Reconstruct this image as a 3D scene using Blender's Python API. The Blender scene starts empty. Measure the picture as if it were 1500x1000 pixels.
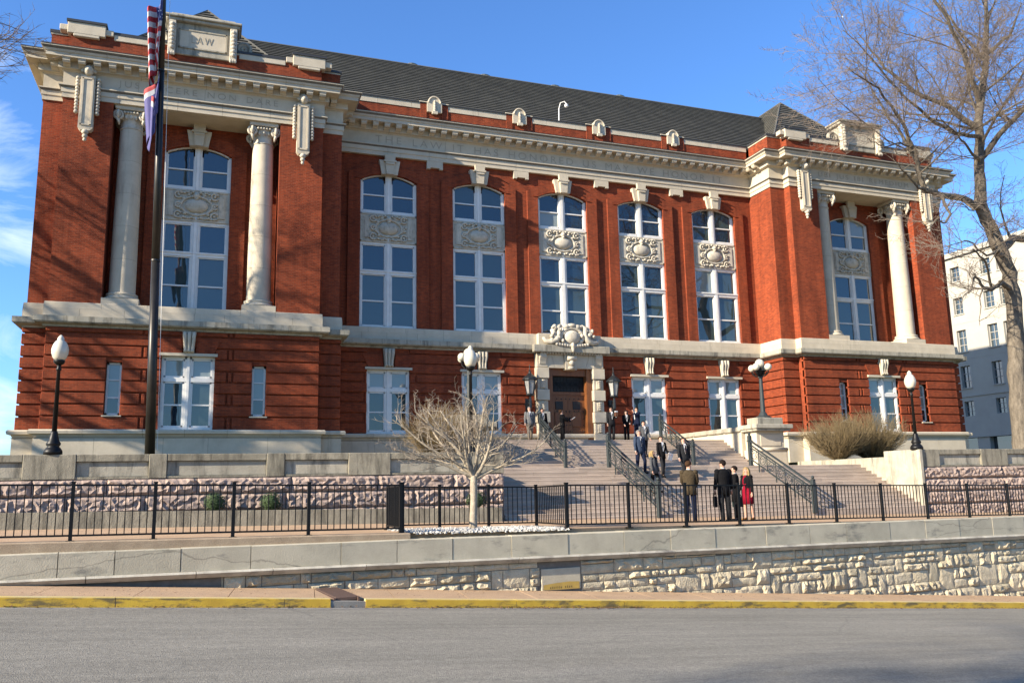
import bpy, bmesh, math, random
from mathutils import Vector, Matrix, Euler
R = math.radians
scene = bpy.context.scene
COL = scene.collection
# ------------------------------------------------------------------ camera
cam_d = bpy.data.cameras.new('camera'); cam = bpy.data.objects.new('camera', cam_d); COL.objects.link(cam)
cam_d.sensor_width = 36; cam_d.lens = 1227.6/1500*36; cam_d.clip_start = .1; cam_d.clip_end = 3000
_y, _p, _r = R(19.963), R(9.736), R(-1.163)
_f = Vector((math.sin(_y)*math.cos(_p), math.cos(_y)*math.cos(_p), math.sin(_p)))
_rt = Vector((math.cos(_y), -math.sin(_y), 0)); _up = _rt.cross(_f)
_r2 = math.cos(_r)*_rt+math.sin(_r)*_up; _u2 = -math.sin(_r)*_rt+math.cos(_r)*_up
M = Matrix((_r2, _u2, -_f)).transposed().to_4x4(); M.translation = (-19.26, -43.738, 3.0)
cam.matrix_world = M
scene.camera = cam
# ------------------------------------------------------------------ sky and sun
SUN = Vector((-10, -2.7, 4.9)).normalized()
world = bpy.data.worlds.new('World'); scene.world = world; world.use_nodes = True
wn = world.node_tree.nodes; wl = world.node_tree.links
bg = wn['Background']; bg.inputs['Strength'].default_value = .065
sky = wn.new('ShaderNodeTexSky'); sky.sky_type = 'NISHITA'; sky.sun_disc = False
sky.sun_elevation = math.asin(SUN.z); sky.sun_rotation = math.atan2(SUN.x, SUN.y)
sky.altitude = 200; sky.air_density = 1.1; sky.dust_density = .35; sky.ozone_density = 2.6
tc = wn.new('ShaderNodeTexCoord')
mp = wn.new('ShaderNodeMapping'); mp.inputs['Scale'].default_value = (2.6, 2.6, 6.5); mp.inputs['Rotation'].default_value = (.5, .35, .2)
wl.new(tc.outputs['Generated'], mp.inputs['Vector'])
nz = wn.new('ShaderNodeTexNoise'); nz.inputs['Scale'].default_value = 1.5; nz.inputs['Detail'].default_value = 9; nz.inputs['Roughness'].default_value = .62; nz.inputs['Distortion'].default_value = .9
wl.new(mp.outputs['Vector'], nz.inputs['Vector'])
dotn = wn.new('ShaderNodeVectorMath'); dotn.operation = 'DOT_PRODUCT'; dotn.inputs[1].default_value = (-.77, .63, -.05)
wl.new(tc.outputs['Generated'], dotn.inputs[0])
mr = wn.new('ShaderNodeMapRange'); mr.inputs['From Min'].default_value = .58; mr.inputs['From Max'].default_value = .8; mr.inputs['To Min'].default_value = -.3; mr.inputs['To Max'].default_value = .2
wl.new(dotn.outputs['Value'], mr.inputs['Value'])
ad = wn.new('ShaderNodeMath'); ad.operation = 'ADD'; wl.new(nz.outputs['Fac'], ad.inputs[0]); wl.new(mr.outputs['Result'], ad.inputs[1])
mr2 = wn.new('ShaderNodeMapRange'); mr2.inputs['From Min'].default_value = .5; mr2.inputs['From Max'].default_value = .78; mr2.inputs['To Max'].default_value = .85
wl.new(ad.outputs[0], mr2.inputs['Value'])
mx = wn.new('ShaderNodeMix'); mx.data_type = 'RGBA'
tn = wn.new('ShaderNodeMix'); tn.data_type = 'RGBA'; tn.blend_type = 'MULTIPLY'; tn.inputs['Factor'].default_value = 1; tn.inputs['B'].default_value = (.72, 1.1, 1.6, 1)   # the deep blue of that day
wl.new(sky.outputs['Color'], tn.inputs['A'])
wl.new(mr2.outputs['Result'], mx.inputs['Factor']); wl.new(tn.outputs['Result'], mx.inputs['A']); mx.inputs['B'].default_value = (7.6, 8.4, 9.4, 1)
wl.new(mx.outputs['Result'], bg.inputs['Color'])
sun_d = bpy.data.lights.new('sun', 'SUN'); sun_d.energy = 5.0; sun_d.angle = R(.53); sun_d.color = (1, .88, .71)
sun = bpy.data.objects.new('sun', sun_d); COL.objects.link(sun); sun.rotation_euler = SUN.to_track_quat('Z', 'Y').to_euler(); sun.location = SUN*120
vs = scene.view_settings; vs.view_transform = 'Standard'; vs.look = 'None'; vs.exposure = 1.42; vs.gamma = 1; vs.use_curve_mapping = False
# ------------------------------------------------------------------ materials
MAT = {}
def nodes_of(name):
    m = bpy.data.materials.new(name); m.use_nodes = True; MAT[name] = m
    nt = m.node_tree; return m, nt.nodes, nt.links, nt.nodes['Principled BSDF']
def N(nodes, t, **kw):
    n = nodes.new(t)
    for k, v in kw.items():
        if k in n.inputs: n.inputs[k].default_value = v
        else: setattr(n, k, v)
    return n
def ramp(nodes, stops):
    r = nodes.new('ShaderNodeValToRGB'); e = r.color_ramp.elements
    while len(e) < len(stops): e.new(.5)
    for i, (p, c) in enumerate(stops): e[i].position = p; e[i].color = (*c, 1)
    return r
def mixc(nodes, links, fac, a, b, blend='MIX'):
    n = nodes.new('ShaderNodeMix'); n.data_type = 'RGBA'; n.blend_type = blend
    for s, v in (('Factor', fac), ('A', a), ('B', b)):
        if hasattr(v, 'is_output'): links.new(v, n.inputs[s])
        elif isinstance(v, tuple): n.inputs[s].default_value = (*v, 1)
        else: n.inputs[s].default_value = v
    return n.outputs['Result']
ALB = .8        # measured colours -> albedo at this exposure
def mat(name, c1, c2=None, scale=3., rough=.8, bump=0., bscale=30., stretch=(1, 1, 1), stain=None, sscale=1.2, sstretch=(1, 1, .15), smin=.5, smax=.7, metal=0., rnd=0., grain=0., spec=.4, crack=False):
    m, n, l, b = nodes_of(name)
    b.inputs['Roughness'].default_value = rough; b.inputs['Metallic'].default_value = metal; b.inputs['Specular IOR Level'].default_value = spec
    g = N(n, 'ShaderNodeNewGeometry')
    mpn = N(n, 'ShaderNodeMapping'); mpn.inputs['Scale'].default_value = stretch; l.new(g.outputs['Position'], mpn.inputs['Vector'])
    c2 = c2 or tuple(x*.8 for x in c1)
    c1, c2, stain = (tuple(x*ALB for x in c) if c else None for c in (c1, c2, stain))
    nz = N(n, 'ShaderNodeTexNoise', Scale=scale, Detail=6., Roughness=.6); l.new(mpn.outputs['Vector'], nz.inputs['Vector'])
    rp = ramp(n, [(.32, c1), (.68, c2)]); l.new(nz.outputs['Fac'], rp.inputs['Fac']); col = rp.outputs['Color']
    if grain:
        n3 = N(n, 'ShaderNodeTexNoise', Scale=60., Detail=3.); l.new(g.outputs['Position'], n3.inputs['Vector'])
        r3 = ramp(n, [(.3, (1-grain,)*3), (.7, (1+grain,)*3)]); l.new(n3.outputs['Fac'], r3.inputs['Fac'])
        col = mixc(n, l, 1., col, r3.outputs['Color'], 'MULTIPLY')
    if stain:
        mp2 = N(n, 'ShaderNodeMapping'); mp2.inputs['Scale'].default_value = sstretch; l.new(g.outputs['Position'], mp2.inputs['Vector'])
        n2 = N(n, 'ShaderNodeTexNoise', Scale=sscale, Detail=8., Roughness=.7); l.new(mp2.outputs['Vector'], n2.inputs['Vector'])
        m2 = N(n, 'ShaderNodeMapRange'); m2.inputs['From Min'].default_value = smin; m2.inputs['From Max'].default_value = smax; m2.inputs['To Max'].default_value = .85; l.new(n2.outputs['Fac'], m2.inputs['Value'])
        col = mixc(n, l, m2.outputs['Result'], col, stain)
    if rnd:
        oi = N(n, 'ShaderNodeObjectInfo')
        rr = ramp(n, [(0., (1-rnd, 1-rnd, 1-rnd*1.1)), (.5, (1, 1, 1)), (1., (1+rnd*.6, 1+rnd*.5, 1+rnd*.3))]); l.new(oi.outputs['Random'], rr.inputs['Fac'])
        col = mixc(n, l, 1., col, rr.outputs['Color'], 'MULTIPLY')
    if crack:                                     # hairline cracks along the bed of the stone
        mp3 = N(n, 'ShaderNodeMapping'); mp3.inputs['Scale'].default_value = (.17, .17, 1.9); l.new(g.outputs['Position'], mp3.inputs['Vector'])
        n4 = N(n, 'ShaderNodeTexNoise', Scale=2.2, Detail=6.); l.new(g.outputs['Position'], n4.inputs['Vector'])
        w4 = mixc(n, l, .22, mp3.outputs['Vector'], n4.outputs['Color'])
        v4 = N(n, 'ShaderNodeTexVoronoi', Scale=1.05, feature='DISTANCE_TO_EDGE'); l.new(w4, v4.inputs['Vector'])
        m4 = N(n, 'ShaderNodeMapRange'); m4.inputs['From Max'].default_value = .014; m4.inputs['To Min'].default_value = .5; m4.inputs['To Max'].default_value = 0; l.new(v4.outputs['Distance'], m4.inputs['Value'])
        col = mixc(n, l, m4.outputs['Result'], col, (.07, .065, .05))
    l.new(col, b.inputs['Base Color'])
    if bump:
        nb = N(n, 'ShaderNodeTexNoise', Scale=bscale, Detail=5.); l.new(g.outputs['Position'], nb.inputs['Vector'])
        bp = N(n, 'ShaderNodeBump', Strength=bump, Distance=.03); l.new(nb.outputs['Fac'], bp.inputs['Height']); l.new(bp.outputs['Normal'], b.inputs['Normal'])
    return m
def wall_coords(n, l):
    """(horizontal run, height) on any upright wall, from position and face normal"""
    g = N(n, 'ShaderNodeNewGeometry'); sp = N(n, 'ShaderNodeSeparateXYZ'); l.new(g.outputs['Position'], sp.inputs[0])
    sn = N(n, 'ShaderNodeSeparateXYZ'); l.new(g.outputs['True Normal'], sn.inputs[0])
    ab = N(n, 'ShaderNodeMath', operation='ABSOLUTE'); l.new(sn.outputs['X'], ab.inputs[0])
    gt = N(n, 'ShaderNodeMath', operation='GREATER_THAN'); l.new(ab.outputs[0], gt.inputs[0]); gt.inputs[1].default_value = .6
    mxn = N(n, 'ShaderNodeMix'); l.new(gt.outputs[0], mxn.inputs['Factor']); l.new(sp.outputs['X'], mxn.inputs['A']); l.new(sp.outputs['Y'], mxn.inputs['B'])
    cb = N(n, 'ShaderNodeCombineXYZ'); l.new(mxn.outputs['Result'], cb.inputs['X']); l.new(sp.outputs['Z'], cb.inputs['Y'])
    return g, cb.outputs[0]
def brick_mat():
    m, n, l, b = nodes_of('brick'); b.inputs['Roughness'].default_value = .85; b.inputs['Specular IOR Level'].default_value = .25
    g, v = wall_coords(n, l)
    bt = N(n, 'ShaderNodeTexBrick', Scale=1.); l.new(v, bt.inputs['Vector'])
    bt.inputs['Brick Width'].default_value = .225; bt.inputs['Row Height'].default_value = .083; bt.inputs['Mortar Size'].default_value = .011; bt.inputs['Mortar Smooth'].default_value = .3
    bt.inputs['Color1'].default_value = (.285, .05, .0135, 1); bt.inputs['Color2'].default_value = (.165, .028, .0085, 1); bt.inputs['Mortar'].default_value = (.2, .062, .03, 1)
    nz = N(n, 'ShaderNodeTexNoise', Scale=.55, Detail=5., Roughness=.65); l.new(g.outputs['Position'], nz.inputs['Vector'])
    rp = ramp(n, [(.3, (.74, .72, .72)), (.7, (1.14, 1.12, 1.1))]); l.new(nz.outputs['Fac'], rp.inputs['Fac'])
    c = mixc(n, l, 1., bt.outputs['Color'], rp.outputs['Color'], 'MULTIPLY')
    mv = N(n, 'ShaderNodeMapping'); mv.inputs['Scale'].default_value = (1.6, 1.6, .12); l.new(g.outputs['Position'], mv.inputs['Vector'])
    ns = N(n, 'ShaderNodeTexNoise', Scale=1.3, Detail=7., Roughness=.7); l.new(mv.outputs['Vector'], ns.inputs['Vector'])      # rain streaks and soot
    rs = ramp(n, [(.35, (.62, .6, .6)), (.55, (1, 1, 1)), (.75, (1.1, 1.12, 1.14))]); l.new(ns.outputs['Fac'], rs.inputs['Fac'])
    c = mixc(n, l, .8, c, rs.outputs['Color'], 'MULTIPLY')
    n5 = N(n, 'ShaderNodeTexNoise', Scale=5., Detail=4., Roughness=.8); l.new(g.outputs['Position'], n5.inputs['Vector'])
    r5 = ramp(n, [(.3, (.88, .87, .86)), (.7, (1.1, 1.1, 1.1))]); l.new(n5.outputs['Fac'], r5.inputs['Fac'])
    c = mixc(n, l, 1., c, r5.outputs['Color'], 'MULTIPLY'); l.new(c, b.inputs['Base Color'])
    bp = N(n, 'ShaderNodeBump', Strength=.5, Distance=.012, invert=True); l.new(bt.outputs['Fac'], bp.inputs['Height']); l.new(bp.outputs['Normal'], b.inputs['Normal'])
brick_mat()
def glass_mat(name, tint, ior=1.9, rough=.015):
    m, n, l, b = nodes_of(name); b.inputs['Base Color'].default_value = (*tint, 1); b.inputs['Roughness'].default_value = rough; b.inputs['IOR'].default_value = ior; b.inputs['Specular IOR Level'].default_value = .5
    g = N(n, 'ShaderNodeNewGeometry'); nz = N(n, 'ShaderNodeTexNoise', Scale=.9, Detail=2.); l.new(g.outputs['Position'], nz.inputs['Vector'])
    bp = N(n, 'ShaderNodeBump', Strength=.07, Distance=.05); l.new(nz.outputs['Fac'], bp.inputs['Height']); l.new(bp.outputs['Normal'], b.inputs['Normal'])
glass_mat('glass', (.012, .022, .03)); glass_mat('glass_sky_tint', (.035, .052, .052), 1.85); glass_mat('glass_blind_sky', (.2, .23, .215), 1.8); glass_mat('glass_office', (.02, .035, .045), 2.2)  # paler tints paint in reflected horizon sky; the palest also stands for blinds
mat('limestone', (.62, .54, .405), (.52, .45, .335), 1.6, .82, .25, 40, rnd=.035, grain=.05, stain=(.30, .26, .2), sscale=1.5, smin=.58, smax=.78)
mat('limestone_carved', (.64, .57, .45), (.5, .45, .35), 4., .85, .3, 30, rnd=.04, stain=(.2, .18, .14), sscale=5., sstretch=(1, 1, .6), smin=.52, smax=.75)
mat('limestone_weathered', (.46, .42, .33), (.34, .31, .24), 2., .9, .35, 35, rnd=.1, grain=.08, stain=(.085, .08, .065), sscale=2.2, sstretch=(1.3, 1.3, .22), smin=.5, smax=.68)
mat('limestone_grimy', (.36, .325, .24), (.24, .215, .16), 2.4, .92, .4, 30, rnd=.12, grain=.12, stain=(.08, .073, .055), sscale=2.6, sstretch=(1.5, 1.5, .25), smin=.46, smax=.66)
mat('inscription', (.43, .38, .29), (.37, .325, .245), 5., .9)
mat('mortar', (.2, .18, .15), (.14, .125, .1), 6., .95)
mat('granite', (.47, .355, .29), (.28, .215, .18), 7., .85, .6, 45, rnd=.14, grain=.16)
mat('step_stone', (.50, .40, .315), (.37, .295, .235), 2.2, .8, .25, 60, stretch=(.5, .5, 3), rnd=.12, grain=.12, stain=(.16, .12, .1), sscale=.9, sstretch=(1, 1, 1), smin=.6, smax=.8)
mat('rubble', (.63, .54, .37), (.44, .38, .265), 5., .92, .8, 26, rnd=.26, grain=.12, stain=(.62, .6, .55), sscale=4, sstretch=(1, 1, 1), smin=.6, smax=.7)
mat('slab_stone', (.56, .5, .365), (.45, .4, .29), 2.2, .85, .2, 40, rnd=.09, grain=.06, stain=(.13, .13, .115), sscale=2.0, sstretch=(.5, .5, 1.3), smin=.56, smax=.72, crack=True)
mat('moulding_stone', (.56, .52, .42), (.38, .35, .28), 3., .85, .2, 40, rnd=.1, stain=(.12, .11, .1), sscale=3., sstretch=(.4, .4, 1), smin=.52, smax=.7)
def asphalt_mat():
    m, n, l, b = nodes_of('asphalt'); b.inputs['Roughness'].default_value = .93; b.inputs['Specular IOR Level'].default_value = .3
    g = N(n, 'ShaderNodeNewGeometry'); rt = N(n, 'ShaderNodeMapping', vector_type='TEXTURE'); rt.inputs['Rotation'].default_value = (0, 0, R(5.7)); l.new(g.outputs['Position'], rt.inputs['Vector'])
    def layer(scale, st, detail, stops, rough=.6):
        mp = N(n, 'ShaderNodeMapping'); mp.inputs['Scale'].default_value = st; l.new(rt.outputs['Vector'], mp.inputs['Vector'])
        q = N(n, 'ShaderNodeTexNoise', Scale=scale, Detail=detail, Roughness=rough); l.new(mp.outputs['Vector'], q.inputs['Vector'])
        r = ramp(n, stops); l.new(q.outputs['Fac'], r.inputs['Fac']); return r.outputs['Color']
    c = layer(.5, (.3, 1.4, 1), 6., [(.3, (.175, .163, .132)), (.7, (.225, .21, .172))])
    for s_, st, d, lo, hi in ((14., (1, 1, 1), 3., .84, 1.16), (45., (1, 1, 1), 2., .72, 1.3), (1.1, (.06, 2.2, 1), 4., .86, 1.1), (3.2, (.5, 1.5, 1), 5., .92, 1.07)):
        c = mixc(n, l, 1., c, layer(s_, st, d, [(.3, (lo, lo, lo)), (.7, (hi, hi, hi))]), 'MULTIPLY')
    wv = N(n, 'ShaderNodeTexNoise', Scale=.9, Detail=5.); l.new(rt.outputs['Vector'], wv.inputs['Vector'])
    wa = mixc(n, l, .35, rt.outputs['Vector'], wv.outputs['Color'])
    vo = N(n, 'ShaderNodeTexVoronoi', Scale=.33, feature='DISTANCE_TO_EDGE'); l.new(wa, vo.inputs['Vector'])
    ck = N(n, 'ShaderNodeMapRange'); ck.inputs['From Max'].default_value = .006; ck.inputs['To Min'].default_value = .22; ck.inputs['To Max'].default_value = 0; l.new(vo.outputs['Distance'], ck.inputs['Value'])
    c = mixc(n, l, ck.outputs['Result'], c, (.05, .048, .045)); l.new(c, b.inputs['Base Color'])
    nb = N(n, 'ShaderNodeTexNoise', Scale=70., Detail=4.); l.new(g.outputs['Position'], nb.inputs['Vector']); bp = N(n, 'ShaderNodeBump', Strength=.7, Distance=.02); l.new(nb.outputs['Fac'], bp.inputs['Height']); l.new(bp.outputs['Normal'], b.inputs['Normal'])
asphalt_mat()
mat('sidewalk', (.53, .355, .205), (.42, .28, .165), 1.4, .92, .4, 60, grain=.3, stain=(.2, .14, .1), sscale=1.6, sstretch=(1, 1, 1), smin=.6, smax=.75)
mat('walk_edge', (.46, .35, .23), (.34, .25, .16), 3., .92, .4, 70, grain=.2)
mat('curb_paint', (.72, .46, .045), (.56, .34, .035), 3., .7, .2, 50, stain=(.1, .085, .05), sscale=2.6, sstretch=(.6, .6, 2.2), smin=.49, smax=.6)
mat('curb_top', (.6, .52, .3), (.68, .5, .14), 2.5, .85, .2, 50, grain=.1)
mat('gutter', (.3, .28, .24), (.22, .205, .18), 2., .9, .3, 60, grain=.15)
mat('dirt', (.13, .09, .055), (.09, .065, .04), 3., 1., .5, 20)
mat('grass', (.13, .12, .05), (.09, .09, .035), 1.2, 1., .6, 30)
mat('leaf_litter', (.16, .085, .04), (.09, .05, .025), 8., .9, rnd=.2)
mat('gravel', (.58, .56, .51), (.42, .405, .37), 20., .85, rnd=.1)
mat('roof_tile', (.105, .1, .082), (.066, .064, .054), 1.3, .75, .4, 25, grain=.25)
mat('roof_metal', (.10, .12, .11), (.06, .07, .065), 4., .5)
mat('flashing', (.05, .05, .05), (.035, .035, .035), 4., .5)
mat('white_paint', (.84, .82, .76), (.74, .72, .67), 3., .45)
mat('black_iron', (.006, .006, .0065), (.009, .009, .009), 6., .45, spec=.22)
mat('rail_paint', (.040, .050, .051), (.03, .037, .038), 6., .5, spec=.3)
mat('bronze_pole', (.05, .045, .038), (.035, .032, .028), 3., .4, metal=.6)
mat('globe_glass', (.66, .62, .5), (.6, .56, .44), 3., .25, spec=.6)
mat('lantern_glass', (.42, .41, .38), (.34, .33, .3), 6., .3)
mat('door_wood', (.25, .092, .027), (.16, .055, .017), 2.5, .45, .2, 20, stretch=(5, 5, .5))
mat('dark_trim', (.02, .018, .016), (.03, .026, .022), 4., .6)
mat('bark_gray', (.21, .175, .13), (.085, .07, .052), 7., .95, 1., 14, stretch=(1, 1, .35))
mat('twig_gray', (.26, .205, .155), (.17, .13, .1), 4., .9)
mat('bark_pale', (.42, .36, .27), (.25, .205, .145), 6., .9, .4, 30)
mat('twig_pale', (.36, .30, .235), (.22, .175, .13), 5., .9)
mat('twig_olive', (.2, .15, .07), (.26, .19, .1), 4., .9)
mat('twig_brown', (.27, .19, .085), (.21, .145, .065), 4., .9)
mat('evergreen', (.035, .06, .018), (.05, .085, .025), 8., .8)
mat('office_stone', (.44, .42, .36), (.4, .38, .33), .6, .8, grain=.03)
mat('office_base', (.44, .42, .37), (.38, .365, .325), .8, .8, grain=.05)
mat('yellow_paint', (.55, .37, .08), (.45, .3, .08), 6., .8, stain=(.38, .36, .3), sscale=5., sstretch=(1, 1, 1), smin=.58, smax=.66)
mat('rust_metal', (.12, .07, .05), (.09, .055, .04), 8., .7, .4, 60)
mat('skin', (.52, .30, .21), (.46, .25, .17), 8., .55)
mat('sconce_iron', (.015, .018, .02), (.02, .024, .026), 6., .4)
def flat(name, c, rough=.9): return mat(name, tuple(x*(.62 if name.startswith('cloth') and name != 'cloth_white' else .85) for x in c), tuple(x*(.42 if name.startswith('cloth') and name != 'cloth_white' else .6) for x in c), 14., rough, .5, 22, spec=.12)
for nm, c in dict(cloth_black=(.012, .012, .014), cloth_navy=(.016, .024, .06), cloth_blue=(.075, .105, .17), cloth_gray=(.16, .165, .17), cloth_lightgray=(.33, .33, .32), cloth_charcoal=(.035, .036, .04), cloth_brown=(.105, .078, .045), cloth_red=(.42, .008, .035), cloth_white=(.7, .7, .7), cloth_tan=(.36, .3, .23), tie_dark=(.05, .015, .02), tie_blue=(.03, .045, .09), hair_dark=(.018, .012, .009), hair_brown=(.07, .035, .017), hair_blond=(.42, .29, .13), hair_gray=(.26, .25, .24), shoe_black=(.01, .01, .01), shoe_tan=(.25, .12, .03), bag_teal=(.012, .03, .032), bag_brown=(.17, .075, .045), eye_dark=(.01, .01, .01), lip=(.3, .1, .08)).items(): flat(nm, c)
# ------------------------------------------------------------------ mesh helpers
class MB:
    def __init__(s): s.v = []; s.f = []
    def add(s, vs, fs):
        o = len(s.v); s.v += [tuple(p) for p in vs]; s.f += [tuple(i+o for i in f) for f in fs]; return s
    def hexa(s, p): return s.add(p, [(0, 3, 2, 1), (4, 5, 6, 7), (0, 1, 5, 4), (1, 2, 6, 5), (2, 3, 7, 6), (3, 0, 4, 7)])
    def box(s, x0, x1, y0, y1, z0, z1):
        return s.hexa([(x0, y0, z0), (x1, y0, z0), (x1, y1, z0), (x0, y1, z0), (x0, y0, z1), (x1, y0, z1), (x1, y1, z1), (x0, y1, z1)])
    def cbox(s, x0, x1, y0, y1, z0, z1, c=.02):
        """box with chamfered front, side and top edges: 3 nested rings"""
        xs = ((x0, x0+c, x1-c, x1), (y0, y0+c, y1-c, y1), (z0, z0+c, z1-c, z1)); X, Y, Z = xs
        v = []; f = []
        def ring(z, cx, cy):
            a = len(v)
            v.extend([(X[0]+cx, Y[0]+cy+c, z), (X[0]+cx+c, Y[0]+cy, z), (X[3]-cx-c, Y[0]+cy, z), (X[3]-cx, Y[0]+cy+c, z), (X[3]-cx, Y[3]-cy-c, z), (X[3]-cx-c, Y[3]-cy, z), (X[0]+cx+c, Y[3]-cy, z), (X[0]+cx, Y[3]-cy-c, z)]); return a
        a = ring(Z[0], c*.7, c*.7); b = ring(Z[1], 0, 0); d = ring(Z[2], 0, 0); e = ring(Z[3], c*.7, c*.7)
        for p, q in ((a, b), (b, d), (d, e)):
            for i in range(8): f.append((p+i, p+(i+1) % 8, q+(i+1) % 8, q+i))
        f.append(tuple(a+i for i in range(7, -1, -1))); f.append(tuple(e+i for i in range(8)))
        return s.add(v, f)
    def prism(s, poly, y0, y1):
        """polygon in (x, z), counter-clockwise seen from the front (-y), extruded y0..y1"""
        n = len(poly); v = [(x, y0, z) for x, z in poly]+[(x, y1, z) for x, z in poly]
        f = [tuple(range(n)), tuple(range(2*n-1, n-1, -1))]+[(i, i+n, (i+1) % n+n, (i+1) % n) for i in range(n)]
        return s.add(v, f)
    def prismx(s, poly, x0, x1):
        """polygon in (y, z), counter-clockwise seen from +x, extruded x0..x1"""
        n = len(poly); v = [(x1, y, z) for y, z in poly]+[(x0, y, z) for y, z in poly]
        f = [tuple(range(n)), tuple(range(2*n-1, n-1, -1))]+[(i, i+n, (i+1) % n+n, (i+1) % n) for i in range(n)]
        return s.add(v, f)
    def lathe(s, prof, n=16, c=(0, 0, 0), sx=1, sy=1, ax='z'):
        v = []; f = []
        for r, z in prof:
            for i in range(n):
                a = 2*math.pi*i/n; p = (r*math.cos(a)*sx, r*math.sin(a)*sy, z)
                if ax == 'y': p = (p[0], -p[2], p[1])
                v.append((p[0]+c[0], p[1]+c[1], p[2]+c[2]))
        for k in range(len(prof)-1):
            for i in range(n): f.append((k*n+i, k*n+(i+1) % n, (k+1)*n+(i+1) % n, (k+1)*n+i))
        f.append(tuple(range(n-1, -1, -1))); f.append(tuple((len(prof)-1)*n+i for i in range(n)))
        return s.add(v, f)
    def tube(s, pts, rad, n=6, cap=True, sq=1.):
        pts = [Vector(p) for p in pts]; m = len(pts); rad = rad if isinstance(rad, (list, tuple)) else [rad]*m
        v = []; f = []; t = (pts[1]-pts[0]).normalized()
        a = t.cross(Vector((0, 0, 1)) if abs(t.z) < .9 else Vector((1, 0, 0))).normalized()
        for i, p in enumerate(pts):
            t = (pts[min(i+1, m-1)]-pts[max(i-1, 0)]); t = t.normalized() if t.length > 1e-7 else Vector((0, 0, 1))
            a = (a-t*a.dot(t)); a = a.normalized() if a.length > 1e-6 else t.orthogonal().normalized()
            b = t.cross(a)
            for k in range(n):
                g = 2*math.pi*k/n; q = p+(a*math.cos(g)+b*math.sin(g)*sq)*rad[i]; v.append(tuple(q))
        for i in range(m-1):
            for k in range(n): f.append((i*n+k, i*n+(k+1) % n, (i+1)*n+(k+1) % n, (i+1)*n+k))
        if cap: f.append(tuple(range(n-1, -1, -1))); f.append(tuple((m-1)*n+i for i in range(n)))
        return s.add(v, f)
    def ball(s, c, rx, ry=None, rz=None, n=10, m=6):
        ry = ry or rx; rz = rz or rx
        pr = [(math.sin(math.pi*k/m), -math.cos(math.pi*k/m)) for k in range(1, m)]
        pr = [(.12, -.995)]+pr+[(.12, .995)]
        v0 = len(s.v); s.lathe(pr, n)
        for i in range(v0, len(s.v)):
            x, y, z = s.v[i]; s.v[i] = (c[0]+x*rx, c[1]+y*ry, c[2]+z*rz)
        return s
    def ring(s, c, r, t, n=16, k=6, plane='xz', a0=0, a1=2*math.pi, sx=1., sz=1.):
        cl = abs(a1-a0-2*math.pi) < 1e-6; cnt = n+1
        P = []
        for i in range(cnt):
            a = a0+(a1-a0)*i/n; u, w = r*math.cos(a)*sx, r*math.sin(a)*sz
            P.append((c[0]+u, c[1], c[2]+w) if plane == 'xz' else ((c[0]+u, c[1]+w, c[2]) if plane == 'xy' else (c[0], c[1]+u, c[2]+w)))
        return s.tube(P, t, k, cap=not cl)
    def mesh(s, name):
        me = bpy.data.meshes.new(name); me.from_pydata(s.v, [], s.f); me.update(); return me
    def build(s, name, m, parent=None, smooth=False, fix=False):
        me = s.mesh(name)
        if fix:
            bm = bmesh.new(); bm.from_mesh(me); bmesh.ops.recalc_face_normals(bm, faces=bm.faces); bm.to_mesh(me); bm.free()
        me.materials.append(MAT[m])
        if smooth: me.shade_smooth()
        return link(name, me, parent)
BASE = {}
def link(name, me, parent=None):
    o = bpy.data.objects.new(name, me); COL.objects.link(o)
    if parent is not None:
        o.parent = parent
        if parent.name in BASE: o.location = -BASE[parent.name]
    return o
def inst(src, parent, loc, rotz=0., scale=(1, 1, 1), name=None):
    o = src.copy(); COL.objects.link(o); o.parent = parent
    b = BASE.get(parent.name, Vector()) if parent is not None else Vector()
    o.location = Vector(loc)-b; o.rotation_euler = (0, 0, rotz); o.scale = scale
    if name: o.name = name
    return o
def thing(name, label, cat, loc=(0, 0, 0), rotz=0., group=None, world=False):
    """an Empty at the thing's base; world=True: its parts are given in world coordinates"""
    o = bpy.data.objects.new(name, None); COL.objects.link(o); o.location = loc; o.rotation_euler = (0, 0, rotz); o.empty_display_size = .2
    tag(o, label, cat, group)
    if world: BASE[o.name] = Vector(loc)
    return o
def tag(o, label=None, cat=None, group=None, kind=None):
    if label: o['label'] = label
    if cat: o['category'] = cat
    if group: o['group'] = group
    if kind: o['kind'] = kind
    return o
def copy_tree(o, parent=None):
    c = o.copy(); COL.objects.link(c); c.parent = parent
    for ch in o.children: copy_tree(ch, c)
    return c
def rebase(o, loc):
    """put a one-mesh thing's origin at its base"""
    o.data.transform(Matrix.Translation(-Vector(loc))); o.location = loc; return o
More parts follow.
